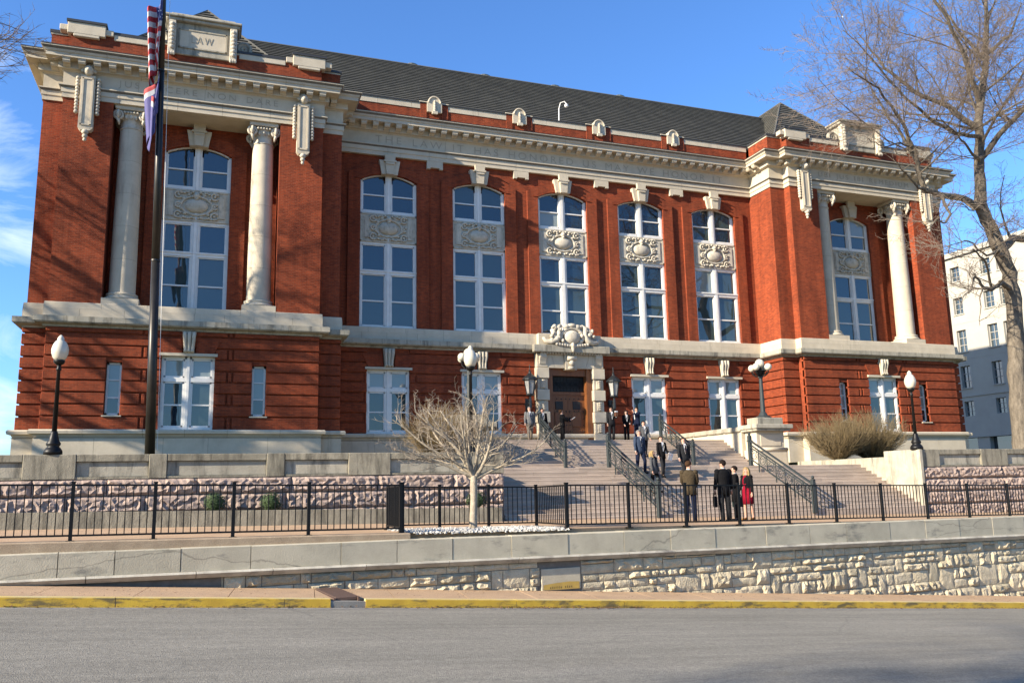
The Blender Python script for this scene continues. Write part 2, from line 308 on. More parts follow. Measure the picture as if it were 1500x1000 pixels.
# ------------------------------------------------------------------ plan paths (axis-aligned, front outline of the building)
HALF = [(-27.1, 12), (-27.1, -2.07), (-26.2, -2.07), (-26.2, -2.63), (-14.35, -2.63), (-14.35, -2.07), (-13.32, -2.07), (-13.32, 0)]
PATH = HALF+[(-x, y) for x, y in reversed(HALF)]
def offset_path(path, d):
    out = []
    for i, p in enumerate(path):
        dirs = []
        if i > 0: a = Vector(p)-Vector(path[i-1]); dirs.append(a.normalized())
        if i < len(path)-1: a = Vector(path[i+1])-Vector(p); dirs.append(a.normalized())
        nrm = [Vector((t.y, -t.x)) for t in dirs]      # right-hand side = outwards
        q = Vector(p)
        if len(nrm) == 1: q = q+nrm[0]*d
        else: q = q+nrm[0]*d+nrm[1]*d if abs(nrm[0].dot(nrm[1])) < .5 else q+nrm[0]*d
        out.append(q)
    return out
def sweep(mb, path, prof):
    """prof: (out, z), bottom to top along the outside, closed at the back"""
    lines = [offset_path(path, d) for d, z in prof]; n = len(path); v = []; f = []
    for (d, z), L in zip(prof, lines):
        for q in L: v.append((q.x, q.y, z))
    m = len(prof)
    for k in range(m):
        k2 = (k+1) % m
        for i in range(n-1): f.append((k*n+i, k*n+i+1, k2*n+i+1, k2*n+i))
    f.append(tuple(k*n for k in range(m-1, -1, -1))); f.append(tuple(k*n+n-1 for k in range(m)))
    return mb.add(v, f)
def stones(path, prof, length, gap, name, m, parent, rng, segs=None, jit=.25):
    """cut a swept profile into single stones with open joints"""
    lines = [offset_path(path, d) for d, z in prof]; k = len(prof); out = []
    for i in range(len(path)-1):
        if segs is not None and i not in segs: continue
        A = Vector(path[i]); B = Vector(path[i+1]); L = (B-A).length; t = (B-A).normalized(); cnt = max(1, round(L/length))
        cuts = [0]+[L*(j+rng.uniform(-jit, jit)*.5)/cnt for j in range(1, cnt)]+[L]
        for j in range(cnt):
            v = []
            for e, cpos in ((0, cuts[j]), (1, cuts[j+1])):
                first = (j == 0 and e == 0); last = (j == cnt-1 and e == 1)
                for q in range(k):
                    ps, pe = lines[q][i], lines[q][i+1]
                    if first: p = ps+t*gap*.4
                    elif last: p = pe-t*gap*.4
                    else:
                        off = ps-A; off = off-t*off.dot(t); p = A+t*(cpos+(gap/2 if e == 0 else -gap/2))+off
                    v.append((p.x, p.y, prof[q][1]))
            f = [(q, k+q, k+(q+1) % k, (q+1) % k) for q in range(k)]+[tuple(range(k)), tuple(range(2*k-1, k-1, -1))]
            out.append(MB().add(v, f).build(name, m, parent, fix=True))
    return out
def rock(x0, x1, z0, z1, back, amp, rng, nx=None, nz=None, edge=.02):
    """rock-faced block: rough front towards -y, joint plane at y=0"""
    nx = nx or max(3, min(9, round((x1-x0)/.16))); nz = nz or max(3, min(5, round((z1-z0)/.1)))
    v = []; f = []
    for j in range(nz+1):
        for i in range(nx+1):
            e = min(i, nx-i, j, nz-j)
            x = x0+(x1-x0)*i/nx; z = z0+(z1-z0)*j/nz
            if e == 0: y = -edge*rng.uniform(.2, .9)
            else:
                y = -edge-amp*(.35+.75*rng.random()); x += rng.uniform(-.25, .25)*(x1-x0)/nx; z += rng.uniform(-.25, .25)*(z1-z0)/nz
            v.append((x, y, z))
    W = nx+1
    for j in range(nz):
        for i in range(nx):
            a, b, c, d = j*W+i, j*W+i+1, (j+1)*W+i+1, (j+1)*W+i
            if rng.random() < .5: f += [(a, b, c), (a, c, d)]
            else: f += [(a, b, d), (b, c, d)]
    o = len(v); loop = [i for i in range(nx+1)]+[j*W+nx for j in range(1, nz+1)]+[nz*W+i for i in range(nx-1, -1, -1)]+[j*W for j in range(nz-1, 0, -1)]
    for q in loop: v.append((v[q][0], back, v[q][2]))
    for i in range(len(loop)): f.append((loop[(i+1) % len(loop)], loop[i], o+i, o+(i+1) % len(loop)))
    return v, f
def text_mesh(txt, width, height, name):
    cu = bpy.data.curves.new('txt', 'FONT'); cu.body = txt; cu.size = 1; cu.extrude = .006; cu.space_character = 1.35; cu.space_word = 1.7; cu.offset = -.012
    o = bpy.data.objects.new('txt', cu); COL.objects.link(o); bpy.context.view_layer.update()
    me = bpy.data.meshes.new_from_object(o); bpy.data.objects.remove(o); me.name = name
    xs = [p.co.x for p in me.vertices]; ys = [p.co.y for p in me.vertices]
    x0, x1, y0, y1 = min(xs), max(xs), min(ys), max(ys)
    for p in me.vertices:
        p.co = ((p.co.x-(x0+x1)/2)/(x1-x0)*width, -p.co.z, (p.co.y-y0)/(y1-y0)*height)
    me.materials.clear(); me.materials.append(MAT['inscription']); return me
# ------------------------------------------------------------------ street frame: x along the kerb, -y towards the road
AL = R(5.7); SO = Vector((-19.26, -25.9, 0))
ZW = lambda s: 1.2-.0785*s                     # foot of the retaining wall
ZF = lambda s: 2.11-.0182*s                    # walkway at the fence
def s_pt(s, y, z):                             # street -> world (y is the street-local y)
    return Vector((SO.x+s*math.cos(AL)-y*math.sin(AL), SO.y+s*math.sin(AL)+y*math.cos(AL), z))
def to_s(X, Y):
    d = Vector((X-SO.x, Y-SO.y)); return d.x*math.cos(AL)+d.y*math.sin(AL), -d.x*math.sin(AL)+d.y*math.cos(AL)
def walk_z(X, Y):
    s, y = to_s(X, Y); return 2.11-.0182*s-.012*y
# ------------------------------------------------------------------ the ground, road and pavements
def ground():
    mb = MB(); n = 44; xs = [-900, -500, -260, -140]+[-110+10*i for i in range(23)]+[140, 260, 500, 900]; ys = [-900, -500, -250, -120]+[-90+8*i for i in range(28)]+[180, 300, 500, 900]
    v = []
    for y in ys:
        for x in xs:
            s, yy = to_s(x, y); z = max(-4.5, min(4.5, ZW(s)))-.75
            if y > -14: z = min(z, 3.2)
            v.append((x, y, z))
    W = len(xs); f = [(j*W+i, j*W+i+1, (j+1)*W+i+1, (j+1)*W+i) for j in range(len(ys)-1) for i in range(W-1)]
    tag(mb.add(v, f).build('ground', 'grass'), kind='structure')
ground()
def s_sheet(name, s0, s1, y0, y1, zf, m, thick, n=1, kind='structure', camber=0.):
    mb = MB(); k = max(1, n); v = []
    for i in range(k+1):
        s = s0+(s1-s0)*i/k
        for y in (y0, y1):
            v += [s_pt(s, y, zf(s, y)), s_pt(s, y, zf(s, y)-thick)]
    f = []
    for i in range(k):
        a = i*4; b = a+4   # y0t,y0b,y1t,y1b
        f += [(a, b, b+2, a+2), (a+1, a+3, b+3, b+1), (a, a+1, b+1, b), (a+2, b+2, b+3, a+3)]
    f += [(0, 2, 3, 1), (4*k, 4*k+1, 4*k+3, 4*k+2)]
    return tag(mb.add(v, f).build(name, m, fix=True), kind=kind)
s_sheet('road', -75, 75, -17.2, -2.42, lambda s, y: ZW(s)-.145+.012*(y+2.4)*-1-.0, 'asphalt', .5)
s_sheet('gutter', -75, 75, -2.42, -2.21, lambda s, y: ZW(s)-.14, 'gutter', .4)
s_sheet('far_pavement', -75, 75, -27, -17.2, lambda s, y: ZW(s)+.15, 'sidewalk', .6)
root = s_sheet('pavement', -75, 75, -2.02, -.3, lambda s, y: ZW(s)-.01*(-.35-y), 'dirt', .5)
for k in range(-12, 26):                                     # pavement slabs between the scored joints
    s0 = k*1.52+.4
    a = MB(); v = [s_pt(s0+e*(1.52-.012)+sk, y, ZW(s0+e*1.52+sk)-.01*(-.35-y)+dz) for y, sk in ((-2.015, -.18), (-.3, .18)) for e in (0, 1) for dz in (-.05, .012)]
    a.add(v, [(1, 3, 7, 5), (0, 4, 6, 2), (0, 2, 3, 1), (4, 5, 7, 6), (0, 1, 5, 4), (2, 6, 7, 3)]); a.build('slab', 'sidewalk', root, fix=True)
kerb = s_sheet('kerb', -75, 75, -2.19, -2.03, lambda s, y: ZW(s)-.03, 'gutter', .4)
rng = random.Random(4)
s = -14.
while s < 30:
    L = rng.uniform(2.3, 3.3)
    if s < 2.0 < s+L: L = 1.98-s
    if abs(s-1.98) < .02: s = 2.62; continue
    if L > .3:
        for nm, y0, y1, za, zb, m in (('kerb_face', -2.21, -2.165, -.3, .0, 'curb_paint'), ('kerb_top', -2.165, -2.025, -.2, .012, 'curb_top')):
            v = [s_pt(ss, y, ZW(ss)+z) for ss in (s+.006, s+L-.006) for y, z in ((y0, za), (y1, za), (y1, zb), (y0+(.012 if nm == 'kerb_face' else 0), zb))]
            MB().add(v, [(0, 1, 2, 3), (4, 7, 6, 5), (0, 4, 5, 1), (1, 5, 6, 2), (2, 6, 7, 3), (3, 7, 4, 0)]).build(nm, m, kerb, fix=True)
    s += L
# storm drain grate in the pavement, its mouth cut through the kerb
dr = thing('drain_grate', 'rusty ribbed drain cover let into the pavement beside the gap in the yellow kerb', 'drain', s_pt(2.3, -2.15, ZW(2.3)-.15), AL)
for q in range(9):
    MB().cbox(-.2, .2, .1+q*.19, .1+q*.19+.165, .12, .185-.004*0, .01).build('grate_bar', 'rust_metal', dr)
MB().box(-.24, -.205, .05, 1.85, .0, .178).box(.205, .24, .05, 1.85, .0, .178).build('grate_frame', 'rust_metal', dr)
MB().box(-.3, .3, .03, .1, -.1, .1).build('drain_mouth', 'dark_trim', dr)
# walkway behind the fence and its exposed edge
def walk_sheet():
    v = []; f = []; xs = [-26+2*i for i in range(41)]
    for i, s_ in enumerate(xs):
        for y in (.08, 14.):
            z = 2.11-.0182*s_-.012*y; v += [s_pt(s_, y, z), s_pt(s_, y, z-.6)]
    for i in range(len(xs)-1):
        a = i*4; b = a+4
        f += [(a, b, b+2, a+2), (a, a+1, b+1, b)]
    tag(MB().add(v, f).build('walkway', 'sidewalk', fix=False), kind='structure')
walk_sheet()
v = []
for s_ in (-22, 4.15):
    t_, b_ = ZF(s_)+.004, 1.955-.0095*s_-.06; v += [s_pt(s_, -.2, b_), s_pt(s_, .2, b_), s_pt(s_, .2, t_), s_pt(s_, -.18, t_), s_pt(s_, -.2, t_-.02)]
tag(MB().add(v, [tuple(range(5)), (9, 8, 7, 6, 5)]+[(i, i+5, (i+1) % 5+5, (i+1) % 5) for i in range(5)]).build('walkway_edge', 'walk_edge', fix=True), kind='structure')
# ------------------------------------------------------------------ lower retaining wall along the pavement
rw = thing('retaining_wall', 'low rubble limestone street wall under a sloping parapet of pale grey slabs', 'wall', s_pt(10, 0, 0), AL)
rw.location = SO
FT = lambda s: 1.955-.0095*s; FB = lambda s: 1.515-.0135*s; MBt = lambda s: 1.39-.0148*s
def s_hex(s0, s1, y0, y1, zb, zt, g=.006, c=.0):
    s0 += g; s1 -= g
    return [(s0, y0, zb(s0)), (s1, y0, zb(s1)), (s1, y1, zb(s1)), (s0, y1, zb(s0)), (s0, y0, zt(s0)), (s1, y0, zt(s1)), (s1, y1, zt(s1)), (s0, y1, zt(s0))]
MB().hexa(s_hex(-22, 34, -.27, .06, lambda s: min(ZW(s), 1.3)-1.2, lambda s: FT(s)-.03)).build('core', 'mortar', rw)
rng = random.Random(11)
cuts = [-20, -18.2, -16.4, -14.6, -12.9, -11.1, -9.4, -7.7, -6, -4.2, -2.49, -1.57, -.44, .84, 2.62, 3.81, 5.06, 6.47, 7.92, 9.45, 10.8, 12.18, 13.83, 15.35, 16.69, 18.38, 19.84, 21.3, 22.8, 24.3, 25.9, 27.5, 29.2, 31, 33]
for a, b in zip(cuts, cuts[1:]):                              # parapet slabs with a worn arris
    g = .007; y0 = -.35+rng.uniform(-.006, .006); c = .018; v = []
    for s_ in (a+g, b-g):
        t = FT(s_)+rng.uniform(-.004, .004); bo = FB(s_)
        v += [(s_, y0, bo), (s_, .07, bo), (s_, .07, t), (s_, y0+c, t), (s_, y0, t-c)]
    MB().add(v, [(0, 1, 2, 3, 4), (9, 8, 7, 6, 5), (0, 5, 6, 1), (1, 6, 7, 2), (2, 7, 8, 3), (3, 8, 9, 4), (4, 9, 5, 0)]).build('slab', 'slab_stone', rw, fix=True)
s = -20.
while s < 33:                                                 # string moulding under the slabs
    L = rng.uniform(1.3, 1.9); g = .006; v = []; k = 6
    for s_ in (s+g, s+L-g):
        T_ = FB(s_)-.003; B_ = MBt(s_); h = T_-B_
        v += [(s_, -.27, B_), (s_, -.27, T_), (s_, -.42, T_), (s_, -.455, T_-.3*h), (s_, -.42, T_-.62*h), (s_, -.37, B_)]
    MB().add(v, [tuple(range(6)), tuple(range(11, 5, -1))]+[(i, i+6, (i+1) % 6+6, (i+1) % 6) for i in range(6)]).build('moulding', 'moulding_stone', rw, fix=True)
    s += L
# random ashlar rubble
rng = random.Random(23)
rows = []; z = -1.55
while z < 1.4:
    h = rng.choice((.14, .18, .22, .27, .32)); rows.append((z, z+h)); z += h
tall = []; cnt = 0
for ri, (z0, z1) in enumerate(rows):
    s = .6+rng.uniform(-.3, 0)
    blocked = tall; tall = []
    while s < 31:
        bl = [q for q in blocked if q[0]-.02 < s < q[1]-.02]
        if bl: s = bl[0][1]; continue
        L = rng.choice((rng.uniform(.2, .4), rng.uniform(.4, .95))); nxt = [q[0] for q in blocked if q[0] > s]
        e = s+L
        if nxt and e > min(nxt)-.16: e = min(nxt)
        zt = z1
        if ri+1 < len(rows) and rng.random() < .2 and e-s > .28: zt = rows[ri+1][1]; tall.append((s, e))
        zb = z0; skip = s > 7.21-.001 and e < 8.27+.001 and zt > .6
        if s < 8.27 and e > 7.21 and zt > ZW(7.2)+.02:           # room for the marker slab
            if s < 7.21 and 7.21-s > .15: e2 = 7.20; nxs = e
            elif e > 8.27 and e-8.27 > .15: s = 8.28; e2 = e; nxs = e
            else: s = e; continue
        else: e2 = e; nxs = e
        lim = min(MBt(s), MBt(e2))-.004; zt = min(zt, lim); zlow = min(ZW(s), ZW(e2))-.08; zb2 = max(zb, zlow-.12)
        if zt-zb2 > .05 and zt > min(ZW(s), ZW(e2))+.0 and s < 28:
            vv, ff = rock(s+.008, e2-.008, zb2+.007, zt-.007, .1, rng.choice((.012, .035, .06, .085)), rng, max(4, min(8, round((e2-s)/.1))), 3 if zt-zb2 < .2 else 4, .025)
            vv = [(a, b-.27, c) for a, b, c in vv]
            MB().add(vv, ff).build('stone', 'rubble', rw); cnt += 1
        s = nxs
ms = thing('marker_slab', 'smooth grey stone slab with a worn yellow painted band set in the rubble wall', 'slab', s_pt(7.74, -.265, ZW(7.74)), AL)
zz = ZW(7.74)
MB().cbox(-.51, .51, -.045, .08, .04, .52, .012).build('face', 'slab_stone', ms)
MB().add([(-.47, -.05, .06), (.47, -.05, .045), (.47, -.05, .2), (.2, -.05, .215), (-.2, -.05, .195), (-.47, -.05, .17)], [(0, 1, 2, 3, 4, 5)]).build('painted_band', 'yellow_paint', ms)
mk = MB(); rq = random.Random(3)
for q in range(11):                                           # what is left of worn lettering
    if q == 6: continue
    x = -.3+q*.055; mk.add([(x, -.053, .075), (x+.012, -.053, .075), (x+.02, -.053, .075+rq.uniform(.04, .07)), (x+.006, -.053, .12)], [(0, 1, 2, 3)])
mk.build('worn_lettering', 'dark_trim', ms)
# ------------------------------------------------------------------ terrace, granite wall, planter
tag(MB().box(-70, -9.7, -15.1, 40, -6, 3.9).box(9.7, 70, -15.1, 40, -6, 3.9).box(-9.7, 9.7, 0.3, 40, -6, 3.9).build('terrace', 'grass'), kind='structure')
def terrace_wall(x0, x1, end, label, ports):
    t = thing('terrace_wall', label, 'wall', ((x0+x1)/2, -15.6, 1.8), world=True)
    MB().box(x0+.06, x1-.06, -15.54, -15.1, .8, 4.1).build('core', 'mortar', t)
    rng = random.Random(int(abs(x0)*7))
    for (z0, z1) in ((2.93, 3.43), (2.4, 2.93), (1.86, 2.4), (1.35, 1.86)):
        x = x0
        while x < x1-.02:
            L = min(rng.uniform(1.9, 2.9), x1-x)
            if x1-x-L < .6: L = x1-x
            vv, ff = rock(x+.012, x+L-.012, z0+.012, z1-.012, .3, .11, rng, max(10, min(26, round(L/.1))), 6, .03)
            MB().add([(a, b-15.6, c) for a, b, c in vv], ff).build('granite_block', 'granite', t)
            x += L
    # balustrade: solid piers and rails with sunk panels between
    bal = MB().box(x0+.03, x1-.03, -15.3, -14.95, 3.42, 4.16).build('balustrade', 'limestone_grimy', t)
    px = x0
    for a, b in ports:
        if a-px > .05: MB().cbox(px+.006, a-.006, -15.66, -15.31, 3.435, 4.17, .015).build('pier', 'limestone_grimy', bal)
        MB().cbox(a+.002, b-.002, -15.65, -15.31, 3.95, 4.168, .015).build('rail', 'limestone_grimy', bal)
        MB().box(a+.002, b-.002, -15.64, -15.31, 3.435, 3.5).build('rail', 'limestone_grimy', bal)
        MB().cbox(a+.002, b-.002, -15.56, -15.31, 3.502, 3.948, .01).build('panel', 'limestone_weathered', bal)
        px = b
    if x1-px > .05: MB().cbox(px+.006, x1-.006, -15.66, -15.31, 3.435, 4.17, .015).build('pier', 'limestone_grimy', bal)
    return t
terrace_wall(-44, -9.45, 1, 'pink rock-faced granite wall with panelled stone balustrade below the flagpole', [(-43, -40), (-39.4, -36.4), (-35.8, -33), (-32.2, -29.4), (-28.8, -26.4), (-25.9, -24.34), (-22.93, -20.94), (-20.42, -17.48), (-16.91, -14.88), (-13.47, -10.89)])
terrace_wall(9.45, 36, -1, 'pink rock-faced granite wall with panelled stone balustrade beside the big bare tree', [(10.46, 12.84), (14.42, 16.9), (18.4, 20.9), (22.3, 25), (26.5, 29), (30.5, 33)])
pl = thing('planter_ledge', 'long low weathered concrete planter edge along the foot of the granite wall', 'planter', (-20, -16.9, 1.9), world=True)
v = []
for X in (-44, -10.0):
    g = walk_z(X, -16.9)
    v += [(X, -16.95, g-.5), (X, -16.7, g-.5), (X, -16.7, g+.46), (X, -16.95, g+.46)]
MB().add(v, [(0, 1, 2, 3), (4, 7, 6, 5), (0, 4, 5, 1), (1, 5, 6, 2), (2, 6, 7, 3), (3, 7, 4, 0)]).build('edge', 'limestone_grimy', pl, fix=True)
MB().add([(-44, -16.7, walk_z(-44, -16.9)+.4), (-10, -16.7, walk_z(-10, -16.9)+.4), (-10, -15.55, walk_z(-10, -16.9)+.4), (-44, -15.55, walk_z(-44, -16.9)+.4)], [(0, 1, 2, 3)]).build('soil', 'dirt', pl)
MB().add([(-10.2, -16.9, 1.3), (-10, -16.9, 1.3), (-10, -15.6, 1.3), (-10.2, -15.6, 1.3), (-10.2, -16.9, 2.26), (-10, -16.9, 2.26), (-10, -15.6, 2.26), (-10.2, -15.6, 2.26)], [(0, 3, 2, 1), (4, 5, 6, 7), (0, 1, 5, 4), (1, 2, 6, 5), (2, 3, 7, 6), (3, 0, 4, 7)]).build('end', 'limestone_grimy', pl)
# ------------------------------------------------------------------ the stairs
st = thing('stairs', 'broad pinkish stone stairs in two flights rising to the courthouse door', 'stairs', (0, -15.9, 1.6), world=True)
rng = random.Random(5)
def step(x0, x1, y0, y1, z0, z1, parent, nm='step'):
    """one course of steps laid in long stones"""
    o = MB().box(x0, x1, y0+.03, y1, z0-.2, z1-.012).build(nm, 'step_stone', parent)
    x = x0
    while x < x1-.01:
        L = min(rng.uniform(1.3, 2.6), x1-x)
        if x1-x-L < .5: L = x1-x
        c = .012; a, b = x+.003, x+L-.003; yy = y0+rng.uniform(-.006, .006)
        v = [(e, y, z) for e in (a, b) for y, z in ((yy+.006, z0-.02), (y1, z0-.02), (y1, z1), (yy+c, z1), (yy, z1-c), (yy, z1-.05), (yy+.005, z1-.055))]
        MB().add(v, [tuple(range(7)), tuple(range(13, 6, -1))]+[(i, i+7, (i+1) % 7+7, (i+1) % 7) for i in range(7)]).build('stone', 'step_stone', o, fix=True)
        x += L
    return o
NL = 13
for i in range(NL):
    y1 = -11.8-.31*i; z1 = 3.65-.1515*i
    step(-9.4, 9.4, y1-.31, y1 if i else -11.75, z1-.1515 if i < NL-1 else 1.3, z1, st)
NU = 10
for i in range(NU):
    y1 = -4.4-.29*i; z1 = 5.2-.155*i
    step(-7., 7., y1-.29, y1 if i else -4.3, z1-.155, z1, st)
MB().box(-9.4, 9.4, -11.76, 0, 3.0, 3.645).build('landing', 'step_stone', st)
MB().box(-7., 7., -4.31, -.02, 3.65, 5.195).build('landing', 'step_stone', st)
MB().cbox(-2.3, 2.3, -1.1, -.02, 5.19, 5.36, .015).build('door_step', 'step_stone', st)
for sx in (-1, 1):
    MB().cbox(*sorted((sx*2.4, sx*6.98)), -.75, -.02, 5.19, 5.34, .015).build('door_step', 'limestone', st)
def cheek(sx, label):
    t = thing('cheek_wall', label, 'wall', (sx*8.1, -4, 3.6), world=True)
    b = lambda x0, x1, *a: MB().cbox(*sorted((sx*x0, sx*x1)), *a)
    b(7.02, 8.6, -6.3, -.1, 3.6, 5.52, .01).build('wall', 'limestone', t)
    y = -6.3
    for k in range(4): b(6.9, 8.75, y+.005, y+1.54, 5.53, 5.79, .05).build('coping', 'limestone_weathered', t); y += 1.55
    b(7.12, 9.02, -7.42, -6.31, 3.6, 4.55, .02).build('pedestal_base', 'limestone', t)
    d = b(7.22, 8.92, -7.3, -6.32, 4.55, 5.5, .02).build('pedestal_die', 'limestone', t)
    b(7.45, 8.7, -7.325, -7.29, 4.75, 5.35, .01).build('panel', 'limestone', d)
    MB().add(*rock_roll(sx)).build('base_roll', 'limestone', t, smooth=True)
    b(7.02, 9.15, -7.6, -6.2, 5.5, 5.62, .03).build('cap_moulding', 'limestone_weathered', t)
    b(6.95, 9.25, -7.7, -6.15, 5.62, 5.84, .03).build('cap', 'limestone_weathered', t)
    b(7.3, 8.9, -7.35, -6.45, 5.84, 6.2, .03).build('plinth', 'limestone_weathered', t)
    # side wall of the lower flight
    s_ = b(9.405, 10.0, -13.69, -7.62, 3.0, 3.92, .02).build('side_wall', 'limestone_weathered', t)
    if sx > 0: b(9.28, 9.445, -15.74, -13.7, 1.3, 4.172, .015).build('end_pier', 'limestone_weathered', t)
    b(9.38, 9.9, -15.28, -11.7, 1.2, 3.0, .01).build('side_wall', 'limestone_weathered', t)
def rock_roll(sx):
    m = MB(); m.tube([(sx*7.2, -7.4, 4.56), (sx*9.0, -7.4, 4.56)], .09, 8); return m.v, m.f
cheek(-1, 'light stone cheek wall and pedestal beside the stairs behind the small pale tree')
cheek(1, 'sunlit stone cheek wall with panelled pedestal carrying a globe lamp beside the twiggy shrubs')
# ------------------------------------------------------------------ the courthouse
CH = thing('courthouse', 'red brick courthouse with limestone trim, columned end wings and a dark tiled roof', 'building', (0, 0, 4.05), world=True)
WX = 20.26; BAYS = [k*5.2 for k in range(-2, 3)]; HW = 1.57; ZS, ZSP = 11.45, 19.69
def arc(cx, hw, zs, rise, n=12, rev=False):
    r = (hw*hw+rise*rise)/(2*rise); a = math.asin(hw/r)
    P = [(cx+r*math.sin(-a+2*a*i/n), zs+rise-r+r*math.cos(-a+2*a*i/n)) for i in range(n+1)]
    return P[::-1] if rev else P
# --- upper brickwork of the centre: recessed wall, raised surrounds
mb = MB(); YB = .13
for c in BAYS:
    mb.box(c+2.235, c+2.965 if c < 10 else 13.32, YB, .6, ZS, 21.12)
    if c < -10: mb.box(-13.32, c-2.235, YB, .6, ZS, 21.12)
    ex = arc(c, 2.235, 20.02, .62)
    mb.prism([(c-2.235, 21.12)]+ex+[(c+2.235, 21.12)], YB, .6)
mb.build('wall', 'brick', CH, fix=True)
for c in BAYS:
    mb = MB()
    mb.box(c-2.235, c-HW, 0, .6, ZS, ZSP); mb.box(c+HW, c+2.235, 0, .6, ZS, ZSP)
    mb.prism([(c-2.235, ZSP)]+arc(c, HW, ZSP, .4)+[(c+2.235, ZSP)]+arc(c, 2.235, 20.02, .62, rev=True), 0, .6)
    o = mb.build('window_surround', 'brick', CH, fix=True)
    # voussoir ring standing a little proud
    MB().prism(arc(c, HW+.32, ZSP+.0, .52)+arc(c, HW+.002, ZSP, .4, rev=True), -.035, .3).build('brick_arch', 'brick', o, fix=True)
# --- wings above the belt
def wing(sx):
    X = lambda a, b: sorted((sx*a, sx*b))
    for a, b, y0, y1 in ((26.2, 27.1, -2.07, 12), (13.32, 14.35, -2.07, .6), (24.07, 26.2, -2.63, -.2), (14.35, 16.45, -2.63, -.2)): MB().box(*X(a, b), y0, y1, ZS, 21.12).build('pier', 'brick', CH)
    c = sx*WX
    mb = MB()
    mb.box(c-3.81, c-HW-.75, -.9, -.2, ZS, 21.12).box(c+HW+.75, c+3.81, -.9, -.2, ZS, 21.12)
    ex = arc(c, HW+.75, 20.02, .7)
    mb.prism([(c-HW-.75, 21.12)]+ex+[(c+HW+.75, 21.12)], -.9, -.2)
    mb.build('wall', 'brick', CH, fix=True)
    mb = MB(); mb.box(c-HW-.75, c-HW, -1.03, -.2, ZS, ZSP); mb.box(c+HW, c+HW+.75, -1.03, -.2, ZS, ZSP)
    mb.prism([(c-HW-.75, ZSP)]+arc(c, HW, ZSP, .4)+[(c+HW+.75, ZSP)]+arc(c, HW+.75, 20.02, .7, rev=True), -1.03, -.2)
    o = mb.build('window_surround', 'brick', CH, fix=True)
    MB().prism(arc(c, HW+.34, ZSP, .54)+arc(c, HW+.002, ZSP, .4, rev=True), -1.07, -.4).build('brick_arch', 'brick', o, fix=True)
    for a, b in ((16.45, 24.07),): MB().box(*X(a, b), -2.55, -.85, 21.1, 21.5).build('soffit', 'limestone', CH)
for sx in (-1, 1): wing(sx)
MB().box(-27.05, 27.05, .6, 20, 4.05, 23.6).build('rear_block', 'brick', CH)
MB().box(-27.05, -13.4, -1.9, .6, 4.05, 10.5).box(13.4, 27.05, -1.9, .6, 4.05, 10.5).box(-13.4, 13.4, .32, .6, 4.05, 11.3).build('backing', 'brick', CH)
# --- stone courses, each of single stones over a core
rng = random.Random(8)
def course(nm, prof, length, m='limestone', core=.012, segs=None):
    p = sum(d for d, z in prof)/len(prof); zc = sum(z for d, z in prof)/len(prof)
    cp = [(d-core if d > -.2 else d, z+(core if z < zc else -core)) for d, z in prof]
    o = sweep(MB(), PATH, cp).build(nm, 'mortar', CH, fix=True)
    stones(PATH, prof, length, .012, 'stone', m, o, rng, segs if segs is not None else set(range(0, len(PATH)-1)))
    return o
course('base_course', [(-.3, 4.0), (.16, 4.0), (.16, 5.42), (.2, 5.45), (-.3, 5.45)], 2.3)
course('water_table', [(-.3, 5.45), (.14, 5.452), (.2, 5.56), (.34, 5.6), (.36, 5.72), (.3, 5.79), (-.3, 5.8)], 2.1)
course('belt_course', [(-.3, 10.33), (.1, 10.33), (.16, 10.42), (.4, 10.46), (.46, 10.52), (.46, 10.76), (-.3, 10.79)], 1.75, 'limestone_weathered')
course('blocking_course', [(-.3, 10.79), (.14, 10.795), (.14, 11.16), (-.3, 11.16)], 1.5)
course('blocking_course', [(-.3, 11.16), (.14, 11.163), (.12, 11.43), (.09, 11.452), (-.3, 11.452)], 1.9)
course('architrave', [(-.3, 21.12), (.06, 21.12), (.06, 21.34), (.1, 21.36), (.1, 21.58), (.2, 21.66), (.2, 21.71), (-.3, 21.71)], 2.6)
course('frieze', [(-.3, 21.71), (.05, 21.712), (.05, 22.38), (-.3, 22.38)], 2.9)
bed = course('bed_moulding', [(-.3, 22.38), (.05, 22.382), (.12, 22.44), (.26, 22.47), (.26, 22.8), (-.3, 22.8)], 3.0)
cor = course('cornice', [(-.3, 22.8), (.72, 22.802), (.72, 22.98), (.76, 23.0), (.8, 23.1), (.9, 23.19), (.9, 23.24), (-.3, 23.26)], 1.9)
sweep(MB(), PATH, [(.3, 23.25), (.915, 23.238), (.92, 23.26), (.3, 23.3)]).build('cornice_flashing', 'flashing', CH, fix=True)
# modillions under the cornice
md = MB().prismx([(-.66, 22.79), (-.66, 22.66), (-.6, 22.58), (-.45, 22.6), (-.36, 22.52), (-.24, 22.5), (-.24, 22.79)], -.15, .15)
md.box(-.17, .17, -.68, -.24, 22.74, 22.797)
for i in range(len(md.v)): md.v[i] = (md.v[i][0], md.v[i][1], md.v[i][2]-22.8)
mods = md.build('modillion', 'limestone', cor, fix=True); COL.objects.unlink(mods)
for i in range(1, len(PATH)-2):
    A, B = Vector(PATH[i]), Vector(PATH[i+1]); L = (B-A).length; t = (B-A)/L; n = Vector((t.y, -t.x))
    lo, hi = .0, L
    if L > 1.5: lo, hi = (.12, L-.12)
    if 2 < L < 2.5: lo, hi = (.7, L-.2) if A.x < 0 else (.2, L-.7)
    if 20 < L: lo, hi = .75, L-.75
    if L < 1.2: lo, hi = (L*.5, L*.5)
    cnt = max(1, round((hi-lo)/.64))
    for k in range(cnt+1 if hi > lo else 1):
        p = A+t*(lo+(hi-lo)*k/cnt if hi > lo else lo)
        if L < .6: continue
        inst(mods, cor, (p.x, p.y, 22.8), math.atan2(t.y, t.x))
